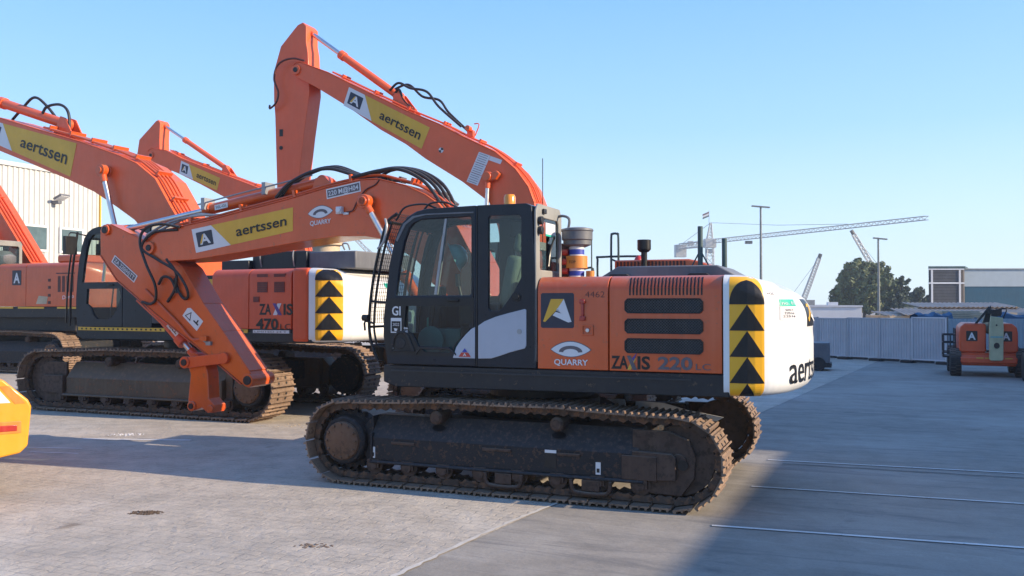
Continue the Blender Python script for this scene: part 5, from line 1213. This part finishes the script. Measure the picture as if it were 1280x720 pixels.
m = MB(); m.box(-1.8, 5.9, -.3, 3.0, 0, 1.36); m.box(.2, 5.2, 1.2, 3.0, 1.4, 1.78); m.build('wall', T, 'beige')
for (x0, y0_, w_, h_, lab) in ((17.6, 36.0, 1.5, 1.62, 'stack of beige boards behind the fence left of the boom lift'), (20.4, 37.5, 1.1, 1.55, 'lower stack of beige boards behind the boom lift')):
    T = thing('board_stack', lab, 'board stack', (x0, y0_, 0), R(-5), 'stacks of boards behind the fence')
    m = MB(); k = 0
    z = .1
    while z < h_: m.box(random.uniform(-.04, .04), w_ + random.uniform(-.04, .04), 0, 1.2, z, z + .06); z += .075
    m.build('boards', T, 'beige'); m = MB(); m.box(.1, .2, -.02, 1.2, 0, .1); m.box(w_ - .2, w_ - .1, -.02, 1.2, 0, .1); m.build('bearer', T, 'bark')
# louvred stair tower and teal building
T = thing('louvred_tower', 'square tower of brown louvres in a white frame beside the teal building', 'tower', (33.15, 70, 0), R(-3))
m = MB(); m.prism([(0, 0), (2.7, 0), (4.2, 2.6), (1.5, 2.6)], 0, 4.75, ax='z'); m.build('louvre_wall', T, 'louvre')
m = MB()
for z in [1.5 + .12 * k for k in range(27)]: m.box(.26, 2.36, -.06, -.0, z, z + .05)
m.build('louvre_slats', T, 'hoodgrey')
m = MB()
for x in (.22, 2.38): m.box(x - .07, x + .07, -.12, -.04, 0, 4.75)
for z in (3.55, 4.66): m.box(-.04, 2.72, -.13, -.05, z, z + .12)
m.build('tower_frame', T, 'decwhite')
m = MB(); m.prism([(-.08, -.15), (2.78, -.15), (4.3, 2.7), (1.5, 2.7)], 4.78, 4.95, ax='z'); m.build('roof', T, 'railgreen')
T = thing('teal_building', 'long building, pale above and teal below, at the right edge beyond the shed', 'building', (35.9, 70.5, 0), R(-2))
m = MB(); m.prism([(0, 0), (22, 0), (31, 14), (9, 14)], 3.35, 4.72, ax='z'); m.build('upper_wall', T, 'paleblue')
m = MB(); m.prism([(0.03, .05), (22, .05), (31, 13.95), (9.03, 13.95)], 0, 3.35, ax='z'); m.build('lower_wall', T, 'tealwall')
m = MB(); m.prism([(-.1, -.1), (22.1, -.1), (31.1, 14.1), (9, 14.1)], 4.72, 4.80, ax='z'); m.build('roof', T, 'galv')

# =============================================================== warehouses
gdir = Vector((.373, .928)); ga = math.atan2(gdir.y, gdir.x)
def cladwall(L, h, p=.28):
    m = MB(); pts = []; n = int(L / p)
    for i in range(n): x = i * p; pts += [(x, 0), (x + p * .38, 0), (x + p * .48, .05), (x + p * .9, .05)]
    pts.append((n * p, 0)); m.prism(pts + [(n * p, .12), (0, .12)], 0, h, ax='z'); return m, n * p
Tw = thing('warehouse', 'cream corrugated warehouse with two windows and a floodlight behind the left machines', 'warehouse', (-21.16, 45.0, 0), ga + math.pi)
# local x runs back toward the camera (to the left in the picture); the wall's outside is +y here
m, Lw = cladwall(20, 8.35); 
for i, v in enumerate(m.v): m.v[i] = (v[0], -v[1], v[2])
m.build('wall', Tw, 'cladding', smooth=False)
m = MB(); m.box(0, 20, 12, 12.12, 0, 8.3); m.box(0, .12, .12, 12, 0, 8.3); m.box(19.9, 20, .12, 12, 0, 8.3)
for i, v in enumerate(m.v): m.v[i] = (v[0], -v[1] , v[2])
m.build('back_wall', Tw, 'cladding')
m = MB(); m.prism([(0.06, 8.3), (-12.2, 8.3), (-12.2, 8.5), (-6, 9.3), (0.06, 8.5)], -.1, 20.1, ax='x'); m.build('roof', Tw, 'cladding')
m = MB(); m.box(-.08, -.0, -.03, .08, 0, 8.5); m.build('corner_trim', Tw, 'decyellow')
def wall_t(u, v):   # pixel column fixed -> distance along the wall, worked out beforehand
    return None
for (x0, x1, z0, z1) in ((1.08, 2.28, 4.55, 5.60), (3.12, 4.40, 4.55, 5.60)):
    m = MB(); m.box(x0 - .10, x1 + .10, -.01, .05, z0 - .1, z1 + .1); f_ = m.build('window', Tw, 'decwhite'); m = MB(); m.box(x0, x1, .05, .06, z0, z1); m.build('pane', f_, 'winglass')
Tf = thing('floodlight', 'grey floodlight on a bracket on the cream warehouse wall', 'floodlight', (0, 0, 0))
Tf.location = (-21.16 - gdir.x * 2.7 + .93 * .3, 45.0 - gdir.y * 2.7 - .373 * .3, 6.9)
Tf.rotation_euler = (0, 0, R(-15))
m = MB(); Tm = Matrix.Rotation(R(-25), 4, 'Y'); m.box(0, .5, -.3, .3, .05, .15, Tm); m.box(-.4, .1, -.12, .12, -.12, .04); m.build('lamp_head', Tf, 'hoodgrey', bevel=.02)
m = MB(); m.box(.03, .47, -.26, .26, .03, .05, Tm); m.build('lamp_glass', Tf, 'decwhite')
# the long building outside the picture on the right, whose shade lies over the yard
wd = Vector((.42, .9075)); wa = math.atan2(wd.y, wd.x)
EL = 22.0; K = 1 / math.tan(R(EL))
for (x, y, t0, t1, h, lab) in ((15.86, 9.03, -25, 0, 5.0, 'lower half of the long grey building along the right of the yard'), (15.86, 9.03, 0, 29, 8.0, 'taller far half of the long grey building along the right of the yard')):
    p = Vector((x, y)) + wd * t0
    T = thing('side_warehouse', lab, 'building', (p.x, p.y, 0), wa)
    m = MB(); L = t1 - t0; m.box(0, L - .01, -22, 0, 0, h - .3); m.build('wall', T, 'cladding')
    m = MB(); m.box(0, L - .01, -22.1, .001, h - .3, h); m.build('roof', T, 'galv')

# =============================================================== poles and cranes
def light_pole(label, x, y, h, r, head=1):
    T = thing('light_pole', label, 'light pole', (x, y, 0), 0, 'tall light poles')
    m = MB(); m.cyl((0, 0, 0), (0, 0, h), r, r * .6, n=12); m.build('pole', T, 'pole')
    m = MB(); m.prism([(-.9 if head > 0 else -.5, h + .05), (.9, h - .10), (.9, h - .22), (-.9 if head > 0 else -.5, h - .07)], -.2, .2); m.build('lamp_head', T, 'hoodgrey')
light_pole('tallest thin light pole rising above the white counterweight', 25.48, 90, 12.0, .16)
light_pole('thinner beige light pole in front of the big tree', 38.75, 93, 8.95, .15, 0)
def lattice(m, p0, p1, w0, w1, nb, r):
    p0, p1 = Vector(p0), Vector(p1); d = (p1 - p0).normalized(); a = d.cross(Vector((0, 0, 1)));
    if a.length < .1: a = Vector((1, 0, 0))
    a.normalize(); b = d.cross(a)
    C = [[p0 + (p1 - p0) * (k / nb) + a * sx * (w0 + (w1 - w0) * k / nb) / 2 + b * sy * (w0 + (w1 - w0) * k / nb) / 2 for sx, sy in ((-1, -1), (1, -1), (1, 1), (-1, 1))] for k in range(nb + 1)]
    for j in range(4): m.cyl(C[0][j], C[-1][j], r, n=5)
    for k in range(nb):
        for j in range(4):
            m.cyl(C[k][j], C[k + 1][(j + 1) % 4], r * .6, n=4); m.cyl(C[k][j], C[k][(j + 1) % 4], r * .6, n=4)
T = thing('tower_crane', 'white tower crane whose long jib reaches right across the sky', 'tower crane', (58.5, 260, 0))
u = Vector((29.7, -70, 0)).normalized()
m = MB(); lattice(m, (0, 0, 0), (0, 0, 18.5), 2.0, 2.0, 8, .16); m.build('mast', T, 'crane')
m = MB(); lattice(m, u * 2 + Vector((0, 0, 20.4)), u * 78 + Vector((0, 0, 20.4)), 1.1, .8, 46, .075); m.build('jib', T, 'crane')
m = MB(); lattice(m, Vector((0, 0, 19.9)), -u * 15 + Vector((0, 0, 19.9)), 1.6, 1.5, 8, .16); m.box(-1.6, 1.6, -1.5, 1.5, 18.6, 21.2)
q = -u * 16; m.box(q.x - 1.3, q.x + 2.0, q.y - 1.5, q.y + 1.5, 16.6, 20.4); m.box(q.x + 2.8, q.x + 4.2, q.y - 1, q.y + 1, 20.2, 21.6); m.build('counter_jib', T, 'crane')
m = MB(); lattice(m, (0, 0, 21.2), (.3, 0, 26.0), 1.6, .4, 5, .13); m.box(-.9, .7, -.8, .8, 17.0, 18.2); m.build('tower_head', T, 'crane')
m = MB(); m.tube([Vector((.3, 0, 26.0)), u * 30 + Vector((0, 0, 22.8)), u * 55 + Vector((0, 0, 21.0))], .07, 4, 0); m.tube([Vector((.3, 0, 26.0)), -u * 14 + Vector((0, 0, 20.8))], .07, 4, 0); m.build('tie_rods', T, 'pole')
q = u * 18 + Vector((0, 0, 19.0)); m = MB(); m.box(q.x - .9, q.x + .9, -.6 + q.y, .6 + q.y, 18.6, 19.4); m.build('trolley', T, 'ink')
m = MB(); m.cyl((-.2, 0, 25.9), (-.2, 0, 29.6), .06, n=6); fo = m.build('flag_pole', T, 'pole')
m = MB(); 
for mt, z in (('red', 0), ('decwhite', .5), ('green', 1.0)):
    m.m('decwhite' if mt == 'decwhite' else ('inkred' if mt == 'red' else 'railgreen')); m.prism([(-.2, 29.3 - z * 1.0), (-2.1, 28.5 - z), (-2.1, 28.0 - z), (-.2, 28.8 - z)], -.03, .03)
m.build('flag', fo)
for lab, p0, p1 in (('pale lattice crane jib leaning right, left of the big tree', (75.6, 230, 1.5), (80.3, 230, 13.9)), ('lattice crane jib leaning left above the big tree', (100.2, 230, 1.5), (89.4, 230, 20.2)), ('lattice crane jib leaning left behind the middle excavator', (-24.2, 230, 1.5), (-41.6, 230, 19.8))):
    T = thing('crawler_crane', lab, 'crane', (p0[0], p0[1], 0), 0, 'distant crawler cranes')
    a = Vector((0, 0, p0[2])); b = Vector(p1) - Vector((p0[0], p0[1], 0)); m = MB(); lattice(m, a, b, 1.1, .8, 18, .12); m.build('jib', T, 'crane')
    m = MB(); m.cyl(b, b + (b - a).normalized() * 1.2, .5, n=8); m.tube([b, Vector((b.x * .1 + (3.5 if b.x < 0 else -3.5), 0, 3.5))], .05, 4, 0); m.build('jib_head', T, 'ink')
    m = MB(); m.box(-3, 3, -1.6, 1.6, 1.0, 3.0); m.box(-3.2, 3.2, -2.2, -1.3, 0, 1.0); m.box(-3.2, 3.2, 1.3, 2.2, 0, 1.0); m.build('carrier', T, 'hoodgrey')

# =============================================================== trees
def tree(label, x, y, lobes, mat, nleaf, size, trunk_h, seed):
    rnd = random.Random(seed)
    T = thing('tree', label, 'tree', (x, y, 0), 0, 'trees beyond the hoarding')
    m = MB(); m.tube([(0, 0, 0), (.1, .05, trunk_h * .5), (-.05, 0, trunk_h)], .22, 8, 3)
    for (cx, cy, cz, r) in lobes: m.tube([(0, 0, trunk_h * .6), (cx * .5, cy * .5, (cz + trunk_h * .6) / 2 + .2), (cx, cy, cz)], .08, 6, 3)
    m.build('trunk', T, 'bark')
    m = MB(); V = []; F = []
    sub_ = []
    for (cx, cy, cz, r) in lobes:
        for _ in range(int(13 * r * r) + 6):
            a = Vector((rnd.gauss(0, 1), rnd.gauss(0, 1), rnd.gauss(0, 1))).normalized() * r * rnd.uniform(.55, 1.0)
            sub_.append((Vector((cx, cy, cz)) + Vector((a.x, a.y, a.z * .85)), r * rnd.uniform(.16, .34)))
    for i in range(nleaf):
        c, r = rnd.choice(sub_); d = Vector((rnd.gauss(0, 1), rnd.gauss(0, 1), rnd.gauss(0, .7))).normalized() * r * rnd.random() ** .4
        p = c + d; p.z += d.x * .35
        if p.z < .5: continue
        n = (d.normalized() * .9 + Vector((rnd.gauss(0, .5), rnd.gauss(0, .5), rnd.gauss(0, .5) + .3))).normalized(); a = n.orthogonal().normalized(); b = n.cross(a); th = rnd.random() * 6.28
        u1 = a * math.cos(th) + b * math.sin(th); v1 = n.cross(u1); s_ = size * rnd.uniform(.6, 1.3); k = len(V)
        V += [p - u1 * s_, p - v1 * s_ * .45, p + u1 * s_, p + v1 * s_ * .45]; F.append((k, k + 1, k + 2, k + 3))
    m.add(V, F); m.build('crown', T, mat, smooth=False, recalc=False)
tree('largest broad olive-green tree behind the hoarding, lit on its crown', 43.2, 108, [(0, 0, 4.3, 2.6), (-2.4, .3, 3.2, 1.7), (2.2, -.2, 4.2, 1.9), (-.9, 0, 6.0, 1.6), (1.5, .2, 6.0, 1.5), (-2.2, 0, 4.9, 1.2), (3.2, 0, 2.6, 1.2), (.6, -.5, 2.2, 1.8)], 'leaf', 30000, .27, 2.0, 3)
tree('darker middle-sized tree between the big tree and the low one', 46.7, 107, [(0, 0, 2.4, 1.4), (.5, 0, 3.9, 1.0), (-.5, .1, 1.6, 1.3), (.9, 0, 4.8, .6), (.6, 0, 1.2, 1.2)], 'leafdark', 9000, .24, 1.4, 5)
tree('lowest dark tree, left of the louvred tower', 52.9, 115, [(-1.2, 0, 2.2, 1.1), (.2, 0, 2.8, 1.2), (1.3, 0, 2.1, 1.1), (.3, 0, 3.6, .6), (-1.6, 0, 3.3, .5), (2.6, 0, 1.6, 1.0)], 'leafdark', 9000, .24, 1.2, 9)
tree('small yellow-green bush top beside the shed at the right edge', 25.9, 43.0, [(0, 0, 1.8, .5), (.5, 0, 2.05, .4), (1.0, 0, 1.8, .5)], 'leaf', 1500, .13, 1.0, 12)

# =============================================================== ground
def sheet(name, pts, z, mat):
    m = MB(); m.add([(x, y, z) for x, y in pts], [list(range(len(pts)))]); o = m.build(name, None, mat, smooth=False, recalc=False); o['kind'] = 'structure'; return o
sheet('ground', [(-2500, -2500), (2500, -2500), (2500, 2500), (-2500, 2500)], -.004, 'concrete')
g1 = Vector((-.86, 6.35)); gd = Vector((.49, .872)); a, b = g1 - gd * 25, g1 + gd * 50
wl = Vector((-.872, .49)) * 60
sheet('paving', [tuple(a), tuple(b), tuple(b + wl), tuple(a + wl)], 0.0, 'paver')
# worn joint between the two surfaces
m = MB(); nn = Vector((.872, -.49)); pts = []
k = 160; rnd = random.Random(4)
for i in range(k + 1):
    p = g1 + gd * (-6 + 12 * i / k); w = .010 + .016 * rnd.random(); j = rnd.uniform(-.008, .008) + .03 * math.sin(i * .11); pts.append((p + nn * (j - w), p + nn * (j + w)))
m.add([(q.x, q.y, .004) for pr in pts for q in pr], [(2 * i, 2 * i + 1, 2 * i + 3, 2 * i + 2) for i in range(k)])
M['joint'] = paint('worn_joint', (.66, .61, .53), .9, 0); o = m.build('paving_joint', None, 'joint', smooth=False); o['kind'] = 'structure'
M['linewhite'] = paint('worn_line_paint', (.72, .70, .66), .8, 0, grime=.2, wear=.06, wearcol=(.34, .33, .30))
def line(p, q, w):
    p, q = Vector(p), Vector(q); d = (q - p).normalized(); n = Vector((-d.y, d.x)) * w / 2; q = p + d * ((q - p).length + 5)
    return sheet('painted_line', [tuple(p - n), tuple(q - n), tuple(q + n), tuple(p + n)], .004, 'linewhite')
line((3.20, 11.04), (5.89, 10.16), .045); line((2.56, 9.44), (5.00, 8.62), .045); line((1.76, 7.78), (4.10, 7.07), .05)
def gp_(u, v): Yd = 1100 * 1.95 / (v - 380.0); return ((u - 640) / 1100 * Yd, Yd)
M['crack'] = paint('dark_crack', (.07, .07, .07), .9, 0)
m = MB(); P_ = [Vector((3.3, 10.78)) + (Vector((6.0, 9.78)) - Vector((3.3, 10.78))) * t / 30 + Vector((0, rnd.uniform(-.015, .015))) for t in range(46)]
m.add([(p.x, p.y + s_, .0045) for p in P_ for s_ in (-.014, .014)], [(2 * i, 2 * i + 1, 2 * i + 3, 2 * i + 2) for i in range(45)]); o = m.build('ground_crack', None, 'crack', smooth=False); o['kind'] = 'structure'
for (x, y, L, w) in ((-6.3, 12.0, 1.0, .05), (-6.0, 11.6, .7, .05), (-5.4, 12.7, 1.6, .10)):
    sheet('painted_line', [(x - L / 2, y), (x + L / 2, y - .12), (x + L / 2, y - .12 + w), (x - L / 2, y + w)], .004, 'linewhite')
# dry leaf litter and dirt lumps on the paving
def debris(label, x, y, r, mat, n, seed, nm='dirt_patch', cat='dirt'):
    rnd = random.Random(seed); m = MB()
    for i in range(n):
        a = rnd.random() * 6.28; q = r * rnd.random() ** .6; cx, cy = x + q * math.cos(a) * 1.6, y + q * math.sin(a) * .8; s_ = rnd.uniform(.008, .028) * (1.2 - q / r * .6)
        vs = [(cx + s_ * rnd.uniform(.6, 1.3) * math.cos(t), cy + s_ * rnd.uniform(.6, 1.3) * math.sin(t), .001) for t in (0, 1.05, 2.1, 3.15, 4.2, 5.25)] + [(cx, cy, s_ * rnd.uniform(.3, .7))]
        m.add(vs, [(i_, (i_ + 1) % 6, 6) for i_ in range(6)])
    o = m.build(nm, None, mat, smooth=False); o['label'] = label; o['category'] = cat; o['kind'] = 'stuff'
M['dirt'] = paint('dry_dirt', (.10, .065, .04), .95, 0)
p = gp_(184, 640); debris('dark patch of dirt on the sunlit paving', p[0], p[1], .10, 'dirt', 160, 1)
p = gp_(395, 681); debris('brown leaf scraps on the paving near the bottom edge', p[0], p[1], .10, 'rust', 40, 2)
p = gp_(157, 543); debris('white scraps of rubbish on the sunlit paving beyond the shadow', p[0], p[1], .2, 'decwhite', 50, 6, 'litter', 'litter')
p = gp_(368, 532); debris('pale crumbs beside the middle excavator\'s track', p[0], p[1], .35, 'beige', 70, 8, 'litter', 'litter')

# =============================================================== camera, light, sky
cam = bpy.data.cameras.new('Camera'); co = bpy.data.objects.new('Camera', cam); COL.objects.link(co)
cam.sensor_width = 36; cam.lens = 36 * 1100 / 1280; cam.clip_start = .05; cam.clip_end = 6000
co.location = (0, 0, 1.95); co.rotation_euler = (math.pi / 2 + math.atan(20 / 1100), 0, 0); scn.camera = co
AZ = math.atan2(.956, -.29)
sd_ = Vector((math.sin(AZ) * math.cos(R(EL)), math.cos(AZ) * math.cos(R(EL)), math.sin(R(EL))))
sl = bpy.data.lights.new('Sun', 'SUN'); sl.energy = 4.4; sl.angle = R(.5); sl.color = (1.0, .82, .60)
so = bpy.data.objects.new('Sun', sl); COL.objects.link(so); so.rotation_euler = sd_.to_track_quat('Z', 'Y').to_euler(); so.location = (20, 0, 30)
w = bpy.data.worlds.new('World'); scn.world = w; w.use_nodes = True; nt = w.node_tree; nt.nodes.clear()
sk_ = nt.nodes.new('ShaderNodeTexSky'); sk_.sky_type = 'NISHITA'; sk_.sun_disc = False; sk_.sun_elevation = R(EL); sk_.sun_rotation = AZ
sk_.air_density = 1.0; sk_.dust_density = .6; sk_.ozone_density = 1.6; sk_.altitude = 0
bg = nt.nodes.new('ShaderNodeBackground'); bg.inputs[1].default_value = .15; wo = nt.nodes.new('ShaderNodeOutputWorld')
tcw = nt.nodes.new('ShaderNodeTexCoord'); spw = nt.nodes.new('ShaderNodeSeparateXYZ'); nt.links.new(tcw.outputs['Generated'], spw.inputs[0])
skc = ramp(nt, spw.outputs[2], [(0., (.60, .73, .83)), (.08, (.48, .67, .87)), (.19, (.28, .52, .88)), (.34, (.165, .395, .82)), (.6, (.10, .26, .66))])
skg = N(nt, 'ShaderNodeVectorMath', operation='SCALE'); skg.inputs['Scale'].default_value = 5.5; nt.links.new(skc, skg.inputs[0])
nt.links.new(mix(nt, .85, sk_.outputs[0], skg.outputs[0]), bg.inputs[0]); nt.links.new(bg.outputs[0], wo.inputs[0])
vs_ = scn.view_settings; vs_.view_transform = 'Standard'; vs_.look = 'None'; vs_.exposure = .88; vs_.gamma = 1; vs_.use_curve_mapping = False
scn.cycles.max_bounces = 8; scn.cycles.transparent_max_bounces = 12

hm, nt, out = new_mat('haze_air'); pv_ = nt.nodes.new('ShaderNodeVolumePrincipled'); pv_.inputs['Color'].default_value = (.80, .88, .96, 1); pv_.inputs['Density'].default_value = .0009; pv_.inputs['Anisotropy'].default_value = .2
nt.links.new(pv_.outputs[0], out.inputs['Volume'])
m = MB(); m.box(-160, 230, -60, 400, -1.2, 34); M['haze_air'] = hm; o = m.build('haze', None, 'haze_air', smooth=False); o['kind'] = 'stuff'
